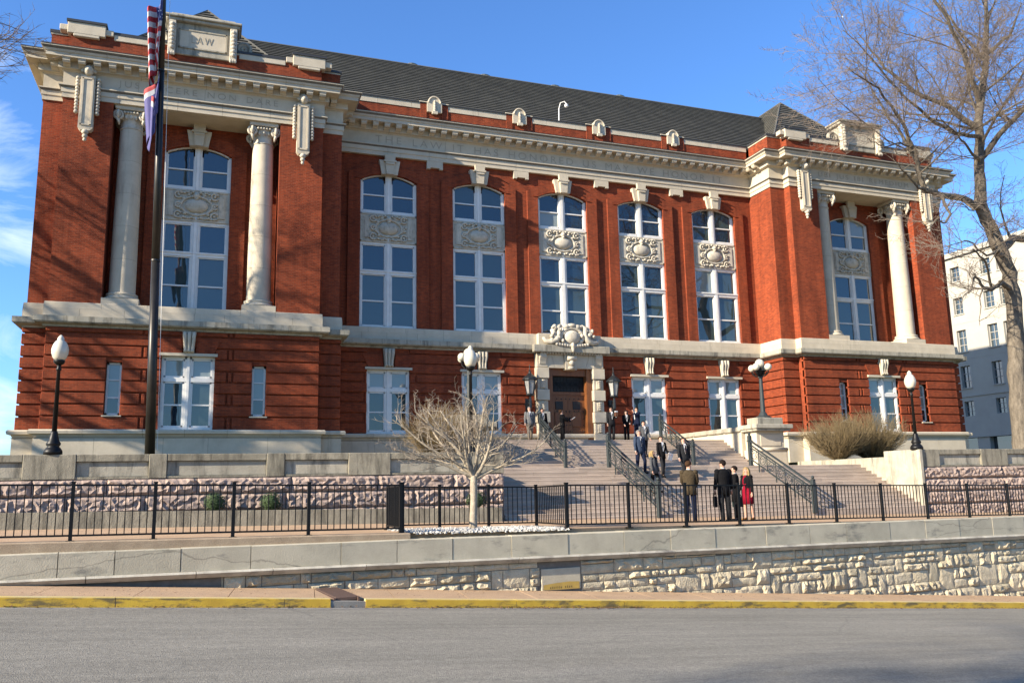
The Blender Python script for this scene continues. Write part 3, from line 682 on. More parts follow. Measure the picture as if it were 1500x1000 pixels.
# --- parapet above the cornice
ins = [(x, y) for x, y in PATH]
CP = [q for q in PATH if abs(q[0]) < 13.4 and q[1] > -.1]; LP = PATH[:8]; RP = PATH[8:]
par = sweep(MB(), CP, [(-.45, 23.2), (-.12, 23.2), (-.12, 24.27), (-.45, 24.27)]).build('parapet', 'brick', CH, fix=True)
sweep(MB(), CP, [(-.5, 24.6), (-.04, 24.6), (-.04, 24.66), (-.5, 24.68)]).build('parapet_flashing', 'flashing', CH, fix=True)
stones(CP, [(-.48, 24.27), (-.085, 24.27), (-.085, 24.6), (-.48, 24.6)], 2.0, .012, 'coping_stone', 'limestone', par, rng)
for hp_ in (LP, RP):
    par = sweep(MB(), hp_, [(-.45, 23.2), (-.12, 23.2), (-.12, 24.52), (-.45, 24.52)]).build('parapet', 'brick', CH, fix=True)
    stones(hp_, [(-.48, 24.52), (-.09, 24.52), (-.09, 24.6), (-.48, 24.6)], 2.0, .012, 'coping_stone', 'limestone', par, rng)
    sweep(MB(), hp_, [(-.5, 24.6), (-.05, 24.6), (-.05, 24.74), (-.5, 24.76)]).build('parapet_flashing', 'flashing', CH, fix=True)
def pblock(x, y, w, z0, z1, d=.12): return MB().cbox(x-w/2, x+w/2, y-d, y+.3, z0, z1, .02).build('parapet_block', 'limestone', par)
for sx in (-1, 1):
    for off in (-5.15, 5.15):
        c = sx*WX+off
        pblock(c, -2.5, 2.3, 24.5, 24.78); pblock(c, -2.53, 1.62, 24.36, 24.92, .16); pblock(c, -2.56, 1.1, 24.24, 24.5)
        e = 1 if off < 0 else -1; pblock(c+e*(2.3), -2.5, 2.25, 24.32, 24.62, .06)
        MB().box(c-.86, c+.86, -2.74, -2.15, 24.92, 25.04).build('block_flashing', 'flashing', par)
for k in range(-2, 2):                                        # round-headed ornaments over the pilaster strips
    c = 5.2*k+2.6; o = MB().cbox(c-.86, c+.86, .04, .42, 24.6, 24.72, .015).build('ornament', 'limestone', par)
    for e in (-1, 1): MB().box(*sorted((c+e*.45, c+e*.82)), .07, .4, 23.4, 24.6).build('brick_cheek', 'brick', o)
    MB().prism([(c-.43, 24.1), (c+.43, 24.1), (c+.43, 24.66)]+[(c+.4*math.cos(q), 24.66+.36*math.sin(q)) for q in [math.pi*i/12 for i in range(13)]]+[(c-.43, 24.66)], -.02, .4).build('arched_head', 'limestone', o, fix=True)
    MB().ring((c, -.03, 24.66), .35, .05, 12, 6, 'xz', 0, math.pi).box(c-.16, c+.16, -.12, .0, 23.96, 24.12).build('hood', 'limestone', o)
    g = MB()
    for q in range(7): g.ball((c, -.06, 24.14+q*.1), .1-.006*q, .07, .065, 8, 5)
    g.build('garland', 'limestone_carved', o, smooth=True)
for sx, word in ((-1, 'LAW'), (1, 'JUSTICE')):                # name tablets
    c = sx*WX
    t = MB().cbox(c-1.52, c+1.52, -2.62, -1.7, 24.1, 25.75, .02).build('tablet', 'limestone_weathered', CH)
    MB().box(c-1.06, c+1.06, -2.645, -2.6, 24.5, 25.36).build('panel', 'limestone', t)
    f = MB()
    for a in ((-1.12, 1.12, 25.36, 25.43), (-1.12, 1.12, 24.43, 24.5), (-1.13, -1.06, 24.43, 25.43), (1.06, 1.13, 24.43, 25.43)): f.box(c+a[0], c+a[1], -2.675, -2.6, a[2], a[3])
    f.build('panel_frame', 'limestone_weathered', t)
    o = link('inscription', text_mesh(word, 1.0 if sx < 0 else 1.5, .36, 'inscription'), t); o.location = (c-.03, -2.655, 24.75)
    MB().cbox(c-1.72, c+1.72, -2.85, -1.6, 25.75, 25.9, .04).cbox(c-1.8, c+1.8, -2.95, -1.55, 25.9, 26.02, .03).cbox(c-1.5, c+1.5, -2.7, -1.7, 26.02, 26.2, .03).build('cap', 'limestone_weathered', t)
    for e in (-1, 1):
        k = MB().cbox(c+e*1.42-.17, c+e*1.42+.17, -2.84, -2.5, 24.05, 25.74, .03)
        for q in range(7): k.ball((c+e*1.42, -2.88, 25.5-q*.2), .13, .09, .11, 8, 5)
        for q in range(3): k.ball((c+e*1.42+(q-1)*.11, -2.85, 23.98), .07, .07, .1, 6, 4)
        k.build('console', 'limestone_carved', t)
        s_ = MB().ring((c+e*1.95, -2.3, 24.95), .3, .12, 14, 6).ring((c+e*1.95, -2.3, 24.95), .12, .09, 10, 6).box(*sorted((c+e*1.5, c+e*2.6)), -2.5, -2.1, 24.4, 24.78)
        s_.build('scroll', 'limestone_weathered', t)
# --- inscriptions on the frieze
for txt, cx, y, w in (('JUS DICERE NON DARE', -WX, -2.69, 7.3), ('UBI JUS IBI REMEDIUM', WX, -2.69, 7.3), ('THE LAW IT HAS HONORED US MAY WE HONOR IT', 0, -.06, 22.4)):
    o = link('inscription', text_mesh(txt, w, .4, 'inscription'), CH); o.location = Vector((cx, y, 21.87))-BASE[CH.name]
# --- hanging blocks and keystones
for k in range(-2, 2):
    c = 5.2*k+2.6
    MB().prism([(c-.46, 21.12), (c-.46, 20.66), (c-.26, 20.66), (c-.26, 20.74), (c+.26, 20.74), (c+.26, 20.66), (c+.46, 20.66), (c+.46, 21.12)], -.05, .3).build('pendant_block', 'limestone', CH, fix=True)
def keystone(c, y):
    o = MB().prism([(c-.44, 20.02), (c+.44, 20.02), (c+.58, 20.82), (c-.58, 20.82)], y-.16, y+.3).build('keystone', 'limestone', CH, fix=True)
    MB().prism([(c-.2, 20.0), (c+.2, 20.0), (c+.3, 21.118), (c-.3, 21.118)], y-.3, y-.12).build('key_block', 'limestone', o, fix=True)
    MB().box(c-.34, c+.34, y-.33, y-.13, 20.7, 20.8).box(c-.22, c+.22, y-.36, y-.2, 20.55, 20.62).build('key_band', 'limestone', o)
for c in BAYS: keystone(c, 0)
for sx in (-1, 1): keystone(sx*WX, -1.07)
# --- tall windows
prng = random.Random(19)
def vary_pane(q, parent):
    """old sashes never hang quite true, and some get a paler tint for blinds and reflected sky"""
    COL.objects.link(q); q.parent = parent; q.rotation_euler = (0, 0, R(prng.uniform(-.5, .5))); m = q.data.materials[0].name
    if m == 'glass' and prng.random() < .35: q.material_slots[0].link = 'OBJECT'; q.material_slots[0].material = MAT['glass_sky_tint' if prng.random() < .7 else 'glass_blind_sky']
def window_meshes():
    F = MB(); w = HW; mull = .17
    F.box(-w, -w+.13, -.02, .16, ZS, ZSP+.12).box(w-.13, w, -.02, .16, ZS, ZSP+.12)                    # casing
    F.box(-mull, mull, -.04, .16, ZS, ZSP+.36).box(-.07, .07, -.075, .0, ZS, ZSP+.36).box(-.13, -.105, -.06, .0, ZS, ZSP+.3).box(.105, .13, -.06, .0, ZS, ZSP+.3)
    F.prism(arc(0, w, ZSP, .4)+arc(0, w-.12, ZSP-.02, .37, rev=True), -.02, .16)
    F.box(-w, w, -.045, .16, 14.4, 14.6).box(-w, w, -.09, .05, 14.55, 14.63).box(-w, w, -.03, .16, 16.06, 16.2).box(-w, w, -.03, .16, 17.82, 17.96).box(-w, w, -.05, .16, ZS, 11.56)
    rails = []
    for e in (-1, 1):
        x0, x1 = sorted((e*mull, e*(w-.13)))
        for z, t in ((12.93, .04), (18.88, .035)): F.box(x0, x1, .0, .13, z-t, z+t)
        for z0, z1 in ((11.56, 14.4), (14.6, 16.06), (17.96, 19.6)):
            F.box(x0, x0+.055, .01, .13, z0, z1).box(x1-.055, x1, .01, .13, z0, z1)
            if z0 != 17.96: F.box(x0, x1, .01, .13, z1-.055, z1)
            F.box(x0, x1, .01, .13, z0, z0+.06)
    panes = []
    for e in (-1, 1):
        x0, x1 = sorted((e*mull, e*(w-.13)))
        for z0, z1 in ((11.56, 12.91), (12.95, 14.4), (14.6, 16.06), (17.96, 18.87)):
            panes.append(MB().box(x0+.04, x1-.04, .07, .1, z0, z1))
        A = [p for p in arc(0, w-.06, ZSP-.0, .38, 24) if x0+.04 <= p[0] <= x1-.04]
        panes.append(MB().prism([(x0+.04, 18.9), (x1-.04, 18.9)]+A[::-1], .07, .1))
    return F, panes
F, P = window_meshes()
wf = F.build('window', 'white_paint', CH, fix=True); wp = []
for q, p in enumerate(P): wp.append(p.build('pane', 'glass_sky_tint' if q % 5 in (0, 1) else 'glass', wf, fix=True))  # lower sashes tinted lighter for the horizon sky they reflect
# carved spandrel panel between the sashes
sp = MB().box(-1.56, 1.56, -.06, .14, 16.2, 17.82)
for a in ((-1.56, 1.56, 17.74, 17.82), (-1.56, 1.56, 16.2, 16.28), (-1.56, -1.48, 16.2, 17.82), (1.48, 1.56, 16.2, 17.82)): sp.box(a[0], a[1], -.1, .0, a[2], a[3])
for e in (-1, 1):
    for a, b, y in ((.98, 1.38, -.09), (1.06, 1.3, -.12)): sp.box(*sorted((e*a, e*b)), y, .0, 16.42, 17.6)
spo = sp.build('spandrel_panel', 'limestone_carved', CH, fix=True)
ca = MB().ball((0, -.06, 17.0), .56, .22, .37, 20, 10)
ct = ca.build('cartouche', 'limestone_carved', spo, smooth=True)
cr = MB().ring((0, -.1, 17.0), .72, .06, 28, 8, 'xz', sx=1., sz=.68)
rngc = random.Random(2)
for e in (-1, 1):
    for z, r in ((17.52, .17), (16.5, .17), (17.0, .13)):
        cr.ring((e*.85, -.12, z), r, .055, 12, 6, 'xz', R(20), R(330)); cr.ball((e*.85, -.12, z), .075, .07, .075, 8, 5)
    for q in range(7):
        a = R(100+q*24) if e > 0 else R(80-q*24)
        cr.ball((e*.12+.86*math.cos(a)*1., -.1, 17.0+.66*math.sin(a)), .1, .08, .075, 7, 5)
    for q in range(9): cr.ball((e*(.1+q*.1), -.1-.03*(q % 2), 16.36+.03*math.sin(q*1.7)), .075, .07, .07, 6, 4); cr.ball((e*(.08+q*.1), -.1-.03*(q % 2), 17.66+.03*math.sin(q*2.1)), .075, .07, .06, 6, 4)
cr.ball((0, -.16, 17.5), .17, .14, .15, 8, 6).ball((0, -.18, 17.36), .1, .1, .1, 8, 5)
co = cr.build('scrollwork', 'limestone_carved', spo, smooth=True)
first = True
for c, y in [(b, .22) for b in BAYS]+[(-WX, -.82), (WX, -.82)]:
    if first:
        for o in (wf, spo): o.location = Vector((c, y, 0))-BASE[CH.name]
        first = False; continue
    w2 = inst(wf, CH, (c, y, 0))
    for p in wp: vary_pane(p.copy(), w2)
    s2 = inst(spo, CH, (c, y, 0))
    for p in (ct, co): q = p.copy(); COL.objects.link(q); q.parent = s2
# --- columns
def column(c, y):
    o = MB().box(c-.78, c+.78, y-.78, y+.78, 11.452, 11.75).build('column', 'limestone', CH)
    MB().lathe([(.76, 11.75), (.78, 11.81), (.76, 11.88), (.68, 11.9), (.66, 11.95), (.7, 12.0), (.68, 12.06), (.6, 12.08)], 28, (c, y, 0)).build('base', 'limestone', o, smooth=True)
    z = 12.08; k = 5; H = (20.06-12.08)/k
    for i in range(k):
        r = lambda zz: .575-.075*((zz-12.08)/8)**1.5
        a, b = z+i*H, z+(i+1)*H
        MB().tube([(c, y, a+.004), (c, y, (a+b)/2), (c, y, b-.004)], [r(a), r((a+b)/2), r(b)], 28, cap=False).build('drum', 'limestone', o, smooth=True)
    MB().tube([(c, y, 12.05), (c, y, 20.1)], [.56, .485], 20).build('shaft_core', 'mortar', o)
    cp = MB().lathe([(.5, 20.06), (.54, 20.1), (.5, 20.16), (.5, 20.45), (.6, 20.72), (.66, 20.85)], 20, (c, y, 0)); cp.build('capital', 'limestone_carved', o, smooth=True)
    MB().cbox(c-.7, c+.7, y-.7, y+.7, 20.92, 21.118, .04).build('abacus', 'limestone', o)
    for ex in (-1, 1):
        for ey in (-1, 1):
            v = MB(); cc = (c+ex*.56, y+ey*.56)
            v.ring((cc[0], cc[1], 20.68), .19, .075, 14, 6, 'xz').ring((cc[0], cc[1]-.03*ey*-1, 20.68), .075, .065, 10, 6, 'xz').ring((cc[0], cc[1], 20.68), .19, .07, 14, 6, 'yz')
            v.tube([(cc[0]+ex*.02, cc[1]+ey*.05, 20.5), (cc[0]-ex*.03, cc[1], 20.35), (cc[0]-ex*.05, cc[1]-ey*.05, 20.2)], [.09, .075, .04], 6)
            v.build('volute', 'limestone_carved', o, smooth=True)
    e = MB()
    for q in range(16):
        a = 2*math.pi*q/16; e.ball((c+.56*math.cos(a), y+.56*math.sin(a), 20.6), .075, .075, .12, 6, 5)
    for q in range(5): e.ball((c-.28+q*.14, y-.64, 20.8), .07, .07, .06, 6, 4)
    e.build('egg_and_dart', 'limestone_carved', o, smooth=True)
for sx in (-1, 1):
    for e in (-3.04, 3.04): column(sx*WX+e, -1.86)
# --- long console drops on the wing piers
def drop(c):
    y = -2.66
    o = MB().prism([(c-.31, 19.62), (c-.2, 19.5), (c+.2, 19.5), (c+.31, 19.62), (c+.31, 22.2), (c-.31, 22.2)], y-.3, y+.02).build('console_drop', 'limestone', CH, fix=True)
    f = MB()
    for a in ((-.24, -.17, 19.75, 22.05), (.17, .24, 19.75, 22.05), (-.24, .24, 22.0, 22.07), (-.24, .24, 19.73, 19.8)): f.box(c+a[0], c+a[1], y-.335, y-.29, a[2], a[3])
    f.build('drop_frame', 'limestone', o)
    for e in (-1, 1):
        g = MB()
        for q in range(11): g.ball((c+e*.44, y-.18, 22.05-q*.165), .1, .13, .1, 7, 5)
        g.build('garland', 'limestone_carved', o, smooth=True)
    h = MB().ball((c, y-.3, 22.42), .22, .24, .26, 12, 8).ball((c, y-.5, 22.38), .1, .1, .1, 8, 5)
    for q in range(7): a = math.pi*q/6; h.ball((c+.26*math.cos(a), y-.25, 22.42+.27*math.sin(a)), .09, .09, .09, 6, 4)
    h.build('lion_mask', 'limestone_carved', o, smooth=True)
    MB().ball((c, y-.2, 19.45), .16, .16, .14, 10, 6).ball((c, y-.2, 19.25), .12, .12, .12, 8, 5).ball((c, y-.2, 19.08), .085, .085, .09, 8, 5).build('drop_finial', 'limestone_carved', o, smooth=True)
for sx in (-1, 1):
    for e in (-4.9, 4.9): drop(sx*WX+e)
# --- rusticated ground floor of the wings
G = [5.8]+[6.36+.53*k for k in range(8)]+[10.33]
def bands(x0, x1, y, holes, nm='band', y1=None, alt=None, proud=.1):
    """courses of brick with open grooves, cut round the openings; alt: (x-range list) quoin joints"""
    for k in range(len(G)-1):
        z0, z1 = G[k]+(.055 if k else 0), G[k+1]-.02
        segs = [(x0, x1)]
        for hx0, hx1, hz0, hz1 in holes:
            if hz0 < z1-.03 and hz1 > z0+.03:
                ns = []
                for a, b in segs:
                    if hx1 <= a or hx0 >= b: ns.append((a, b)); continue
                    if hx0-a > .02: ns.append((a, hx0))
                    if b-hx1 > .02: ns.append((hx1, b))
                segs = ns
        if alt and k % 2 == 0:
            for j in alt:
                ns = []
                for a, b in segs:
                    if a+.1 < j < b-.1: ns += [(a, j-.045), (j+.045, b)]
                    else: ns.append((a, b))
                segs = ns
        for a, b in segs:
            MB().cbox(a, b, y-proud, (y+.15) if y1 is None else y1, z0, z1, .02).build(nm, 'brick', RUS)
for sx in (-1, 1):
    c = sx*WX; X = lambda a, b: sorted((sx*a, sx*b))
    RUS = MB()
    wall = [(-6.0, -3.4), (-2.76, -1.15), (1.15, 2.84), (3.48, 6.0)]
    RUS.box(*X(26.2, 27.1), -2.07, 8, 5.8, 10.33).box(*X(13.32, 14.35), -2.07, .3, 5.8, 10.33)
    for a, b in ((-5.92, -3.42), (-2.78, -1.15), (1.15, 2.83), (3.47, 5.91)): RUS.box(c+a, c+b, -2.63, -2.2, 5.8, 10.33)
    for a, b, z0, z1 in ((-3.42, -2.78, 5.8, 6.4), (-3.42, -2.78, 8.83, 10.33), (2.83, 3.47, 5.8, 6.4), (2.83, 3.47, 8.83, 10.33), (-1.15, 1.15, 9.3, 10.33)): RUS.box(c+a, c+b, -2.63, -2.2, z0, z1)
    RUS = RUS.build('rustic_wall', 'brick', CH)
    hol = [(c-3.42, c-2.78, 6.38, 8.84), (c+2.83, c+3.47, 6.38, 8.84), (c-1.15, c+1.15, 5.8, 9.3)]
    bands(c-5.92-.0, c+5.91, -2.63, hol, alt=(c-1.72, c+1.72, c-1.95, c+1.95))
    for a, b in ((26.2, 27.1), (13.32, 14.35)):
        lo, hi = X(a, b)
        bands(lo-(.1 if (sx < 0) == (a > 20) else -.0), hi+(.1 if (sx > 0) == (a > 20) else 0), -2.07, [], y1=-1.9)
    # the inner return of the wing
    for k in range(len(G)-1):
        z0, z1 = G[k]+(.055 if k else 0), G[k+1]-.02
        MB().cbox(*sorted((sx*13.22, sx*13.4)), -1.88, -.005, z0, z1, .02).build('band', 'brick', RUS)
# --- ground floor of the centre: alternating full bands and panelled rows
RUS = MB(); edges = []
cs = [b for b in BAYS if abs(b) > 1]
spans = [(-13.32, -11.55), (-9.25, -6.35), (-4.05, -2.1), (2.1, 4.05), (6.35, 9.25), (11.55, 13.32)]
for a, b in spans: RUS.box(a, b, .0, .35, 5.8, 10.33)
for c in cs: RUS.box(c-1.15, c+1.15, .0, .35, 9.3, 10.33)
RUS.box(-2.1, 2.1, .05, .35, 9.9, 10.33)
RUS = RUS.build('rustic_wall', 'brick', CH)
for a, b in spans:
    for k in range(len(G)-1):
        z0, z1 = G[k]+.03, G[k+1]-.03
        if k == len(G)-2: z1 = 10.33
        if k % 2 == 0 or k >= 7:
            MB().cbox(a, b, -.1, .05, z0, z1, .015).build('band', 'brick', RUS)
        else:
            w = b-a; m = .38 if w > 1.8 else .2
            MB().cbox(a+m, b-m, -.085, .05, z0+.04, z1-.04, .02).build('panel', 'brick', RUS)
            for e0, e1 in ((a+.03, a+m-.1), (b-m+.1, b-.03)): MB().cbox(e0, e1, -.07, .05, z0+.01, z1-.01, .01).build('quoin', 'brick', RUS)
def low_key(c, y):
    MB().box(c-1.26, c+1.26, y-.2, y+.2, 9.17, 9.3).build('lintel', 'limestone', CH)
    for e in (-1, 1):     # flat arch of rubbed brick, raked ends
        MB().prism([(c+e*.3, 9.32), (c+e*1.1, 9.32), (c+e*1.42, 9.98), (c+e*.36, 9.98)][::(1 if e > 0 else -1)], y-.15, y+.02).build('flat_arch', 'brick', CH, fix=True)
    o = MB().prism([(c-.22, 9.3), (c+.22, 9.3), (c+.3, 10.3), (c-.3, 10.3)], y-.22, y+.05).build('keystone', 'limestone', CH, fix=True)
    f = MB()
    for q in (-.17, 0, .17): f.tube([(c+q*1.2, y-.3, 10.27), (c+q*1.15, y-.33, 10.05), (c+q, y-.25, 9.7), (c+q*.9, y-.24, 9.45), (c+q*.9, y-.3, 9.34)], [.085, .09, .07, .065, .085], 8)
    f.build('key_fluting', 'limestone', o, smooth=True)
for c in cs: low_key(c, 0)
for sx in (-1, 1): low_key(sx*WX, -2.63)
def low_window():
    F = MB(); w = 1.15
    F.box(-w, -w+.11, -.02, .15, 5.8, 9.17).box(w-.11, w, -.02, .15, 5.8, 9.17).box(-.15, .15, -.03, .15, 5.8, 9.17).box(-.06, .06, -.07, 0, 5.8, 9.17)
    F.box(-w, w, -.03, .15, 9.06, 9.17).box(-w, w, -.05, .15, 8.0, 8.2).box(-w, w, -.06, .15, 5.8, 5.92)
    P = []
    for e in (-1, 1):
        x0, x1 = sorted((e*.15, e*(w-.11)))
        for z0, z1 in ((5.92, 8.0), (8.2, 9.06)):
            F.box(x0, x0+.07, .0, .12, z0, z1).box(x1-.07, x1, .0, .12, z0, z1).box(x0, x1, .0, .12, z1-.07, z1).box(x0, x1, .0, .12, z0, z0+.07)
        F.box(x0, x1, -.005, .12, 6.9, 6.97)
        for z0, z1, m in ((5.97, 6.92, 'glass'), (6.95, 7.95, 'glass_sky_tint'), (8.25, 9.0, 'glass_blind_sky')): P.append((MB().box(x0+.05, x1-.05, .06, .09, z0, z1), m))  # paler upper panes: reflected sky and blinds put into the tint
    return F, P
F, P = low_window(); lw = F.build('window', 'white_paint', CH, fix=True); lp = [p.build('pane', m, lw) for p, m in P]
first = True
for c, y in [(b, .12) for b in cs]+[(-WX, -2.5), (WX, -2.5)]:
    if first: lw.location = Vector((c, y, 0))-BASE[CH.name]; first = False; continue
    w2 = inst(lw, CH, (c, y, 0))
    for p in lp: vary_pane(p.copy(), w2)
for sx in (-1, 1):                                            # slit windows
    for e in (-3.1, 3.15):
        c = sx*WX+e
        f = MB()
        for a in ((-.31, -.22, 6.42, 8.82), (.22, .31, 6.42, 8.82), (-.31, .31, 8.72, 8.82), (-.31, .31, 6.42, 6.54), (-.22, .22, 7.2, 7.27), (-.22, .22, 8.0, 8.06)): f.box(c+a[0], c+a[1], -2.42, -2.3, a[2], a[3])
        o = f.build('slit_window', 'white_paint', CH)
        for z0, z1, m in ((6.54, 7.2, 'glass'), (7.27, 8.0, 'glass_blind_sky'), (8.06, 8.72, 'glass_blind_sky')): MB().box(c-.22, c+.22, -2.37, -2.33, z0, z1).build('pane', m, o)
        MB().box(c-.4, c+.4, -2.8, -2.4, 6.36, 6.42).build('sill', 'limestone', o)
# --- entrance
ds = MB().box(-2.08, -1.38, -.42, .3, 5.35, 5.8).box(1.38, 2.08, -.42, .3, 5.35, 5.8).build('door_surround', 'limestone', CH)
for e in (-1, 1):
    for k in range(6):
        z0 = 5.8+k*.62; w = .37 if k % 2 else .31
        m = MB()
        if k % 2: m.cbox(e*1.73-w, e*1.73+w, -.5, .3, z0, z0+.6, .02)
        else:
            m.cbox(e*1.73-w, e*1.73+w, -.38, .3, z0, z0+.6, .02).cbox(e*1.73-.14, e*1.73+.14, -.45, -.3, z0+.05, z0+.55, .02)
            for q in range(4): m.ball((e*1.73, -.45, z0+.12+q*.12), .1, .07, .065, 7, 4)
        m.build('jamb_block', 'limestone', ds)
    MB().cbox(e*1.73-.33, e*1.73+.33, -.42, .3, 9.53, 10.3, .02).prismx([(-.6, 10.3), (-.62, 10.1), (-.5, 9.85), (-.46, 9.7), (-.4, 9.68), (-.4, 10.3)], e*1.73-.19, e*1.73+.19).build('bracket', 'limestone', ds, fix=True)
vx = [-1.4, -.95, -.36, .36, .95, 1.4]; vt = [-1.4, -1.2, -.42, .42, 1.2, 1.4]
for k in range(5):
    if k == 2: continue
    MB().prism([(vx[k]+.008, 9.5), (vx[k+1]-.008, 9.5), (vt[k+1]-.008, 10.3), (vt[k]+.008, 10.3)], -.4, .3).build('voussoir', 'limestone', ds, fix=True)
o = MB().prism([(-.34, 9.4), (.34, 9.4), (.4, 10.3), (-.4, 10.3)], -.5, .3).build('keystone', 'limestone', ds, fix=True)
MB().tube([(-.28, -.58, 10.05), (.28, -.58, 10.05)], .13, 8).tube([(-.2, -.56, 9.5), (.2, -.56, 9.5)], .1, 8).ball((0, -.6, 9.78), .17, .12, .16, 8, 5).build('key_scroll', 'limestone_carved', o, smooth=True)
MB().cbox(-2.35, 2.35, -.78, -.47, 10.34, 10.76, .03).build('entry_cornice', 'limestone_weathered', ds)
MB().cbox(-1.95, 1.95, -.45, -.14, 10.8, 11.44, .02).build('entry_block', 'limestone', ds)
for k in range(22): MB().box(-1.9+k*.175, -1.9+k*.175+.1, -.66, -.5, 10.26, 10.34).build('dentil', 'limestone', ds)
# cartouche over the door
cz = MB().ball((0, -.72, 11.22), .52, .26, .42, 18, 10).build('shield', 'limestone_carved', ds, smooth=True)
g = MB().ring((0, -.74, 11.24), .66, .1, 24, 6, 'xz', sx=1, sz=.78)
rg = random.Random(6)
for e in (-1, 1):
    g.tube([(e*.62, -.62, 11.9), (e*.85, -.7, 11.75), (e*.8, -.75, 11.4), (e*.95, -.75, 11.05), (e*1.3, -.7, 10.92), (e*1.62, -.62, 11.0), (e*1.72, -.6, 11.2)], [.12, .17, .15, .19, .16, .12, .08], 8)
    g.tube([(e*.9, -.6, 11.85), (e*1.15, -.68, 11.6), (e*1.05, -.7, 11.2), (e*1.2, -.7, 10.95)], [.13, .16, .14, .1], 8)
    for q in range(16): g.ball((e*rg.uniform(.5, 1.35), -.7-rg.uniform(0, .12), 10.95+rg.uniform(0, .95)), rg.uniform(.08, .15), .12, rg.uniform(.07, .14), 7, 5)
    for q in range(6): g.ball((e*(.15+q*.16), -.78, 10.72+.02*q), .12, .1, .1, 7, 4)
    g.ball((e*.35, -.72, 11.82), .22, .16, .16, 8, 6)
g.ball((0, -.72, 11.9), .3, .18, .14, 10, 6).ball((0, -.82, 10.72), .13, .13, .26, 8, 6).ball((0, -.85, 10.55), .1, .1, .2, 8, 5)
g.build('scrollwork', 'limestone_carved', ds, smooth=True)
dr_ = MB().box(-1.38, 1.38, .28, .34, 5.36, 9.5).box(-1.38, -1.05, -.2, .3, 5.36, 9.5).box(1.05, 1.38, -.2, .3, 5.36, 9.5).box(-1.05, 1.05, -.1, .3, 9.1, 9.5).build('door', 'door_wood', CH)
MB().box(-1.05, 1.05, .1, .28, 8.02, 8.2).build('transom_bar', 'door_wood', dr_)
MB().box(-1.05, 1.05, .22, .27, 8.2, 9.1).build('transom_light', 'dark_trim', dr_)
g = MB()
for q in range(5):
    for rr in (.17, .09): g.ring((-.8+q*.4, .19, 8.65), rr, .018, 14, 5)
for z in (8.24, 8.42, 8.88, 9.06): g.box(-1.05, 1.05, .175, .2, z-.014, z+.014)
for q in range(11): g.box(-1.0+q*.2-.01, -1.0+q*.2+.01, .18, .2, 8.2, 9.1)
g.build('grille', 'black_iron', dr_)
for e in (-1, 1):
    lf = MB().box(*sorted((e*.006, e*1.05)), .16, .27, 5.36, 8.02).build('door_leaf', 'door_wood', dr_)
for e in (-1, 1):
    for z0, z1 in ((5.55, 6.05), (6.2, 7.05)): MB().cbox(*sorted((e*.22, e*.85)), .115, .18, z0, z1, .03).build('door_panel', 'door_wood', dr_)
    MB().cbox(*sorted((e*.3, e*.78)), .12, .18, 7.2, 7.66, .02).build('door_panel', 'dark_trim', dr_)
    k = MB()
    for q in range(8): k.ball((e*(.12+.82*(q % 4)/3), .15, 7.8 if q < 4 else 7.12), .04, .03, .04, 6, 4)
    for q in range(5): k.ball((e*.1, .15, 5.6+q*.36), .035, .03, .035, 6, 4).ball((e*.96, .15, 5.6+q*.36), .035, .03, .035, 6, 4)
    k.build('stud', 'dark_trim', dr_)
    MB().box(*sorted((e*.05, e*.12)), .08, .16, 6.5, 6.75).build('door_handle', 'black_iron', dr_)
# --- roof
def courses(mb, eL, eR, rL, rR, n, lift=.07):
    eL, eR, rL, rR = map(Vector, (eL, eR, rL, rR)); nrm = (eR-eL).cross(rL-eL).normalized()
    for i in range(n):
        a0, a1 = i/n, (i+1)/n
        A, B, C_, D_ = eL.lerp(rL, a0), eR.lerp(rR, a0), eR.lerp(rR, a1), eL.lerp(rL, a1)
        mb.add([A+nrm*lift, B+nrm*lift, C_+nrm*.004, D_+nrm*.004, A-nrm*.03, B-nrm*.03], [(0, 1, 2, 3), (4, 5, 1, 0)])
    return mb
ro = MB(); courses(ro, (-19, .25, 24.5), (19, .25, 24.5), (-19, 6, 30.0), (19, 6, 30.0), 24); courses(ro, (19, 11.75, 24.5), (-19, 11.75, 24.5), (19, 6, 30), (-19, 6, 30), 24)
roof = ro.build('roof', 'roof_tile', CH); roof['kind'] = 'stuff'
for sx in (-1, 1):
    c = sx*WX; rw_ = MB(); w = 5.25; ap = (c, 4.9, 30.9); ap2 = (c, 14, 30.9)
    courses(rw_, (c-w, -.35, 24.45), (c+w, -.35, 24.45), ap, ap, 25)
    courses(rw_, (c-w, 20, 24.45), (c-w, -.35, 24.45), ap2, ap, 25)
    courses(rw_, (c+w, -.35, 24.45), (c+w, 20, 24.45), ap, ap2, 25)
    MB().box(c-5.9, c+5.9, -1.4, 20, 23.5, 24.4).build('roof_deck', 'roof_tile', CH)
    r2 = rw_.build('roof', 'roof_tile', CH); r2['kind'] = 'stuff'
    MB().tube([(c-w, -.35, 24.52), ap], .08, 6).tube([(c+w, -.35, 24.52), ap], .08, 6).tube([ap, ap2], .08, 6).build('hip_tiles', 'roof_tile', r2)
MB().tube([(-19.3, 6, 30.02), (19.3, 6, 30.02)], .1, 6).build('ridge_tiles', 'roof_tile', roof)
for x in (-7.63, -2.64, 2.46, 7.5): MB().lathe([(.3, 29.2), (.3, 30.1), (.46, 30.12), (.46, 30.24), (.3, 30.34), (.08, 30.4)], 14, (x, 6.5, 0)).build('roof_vent', 'roof_metal', roof)
cm = MB().tube([(.11, .4, 24.7), (.13, .4, 25.6), (.2, .3, 25.95), (.4, .15, 26.0), (.5, .1, 25.85)], [.035, .035, .035, .03, .03], 6).build('security_camera', 'white_paint', CH)
MB().ball((.5, .1, 25.72), .13, .13, .12, 8, 6).build('camera_dome', 'white_paint', cm)
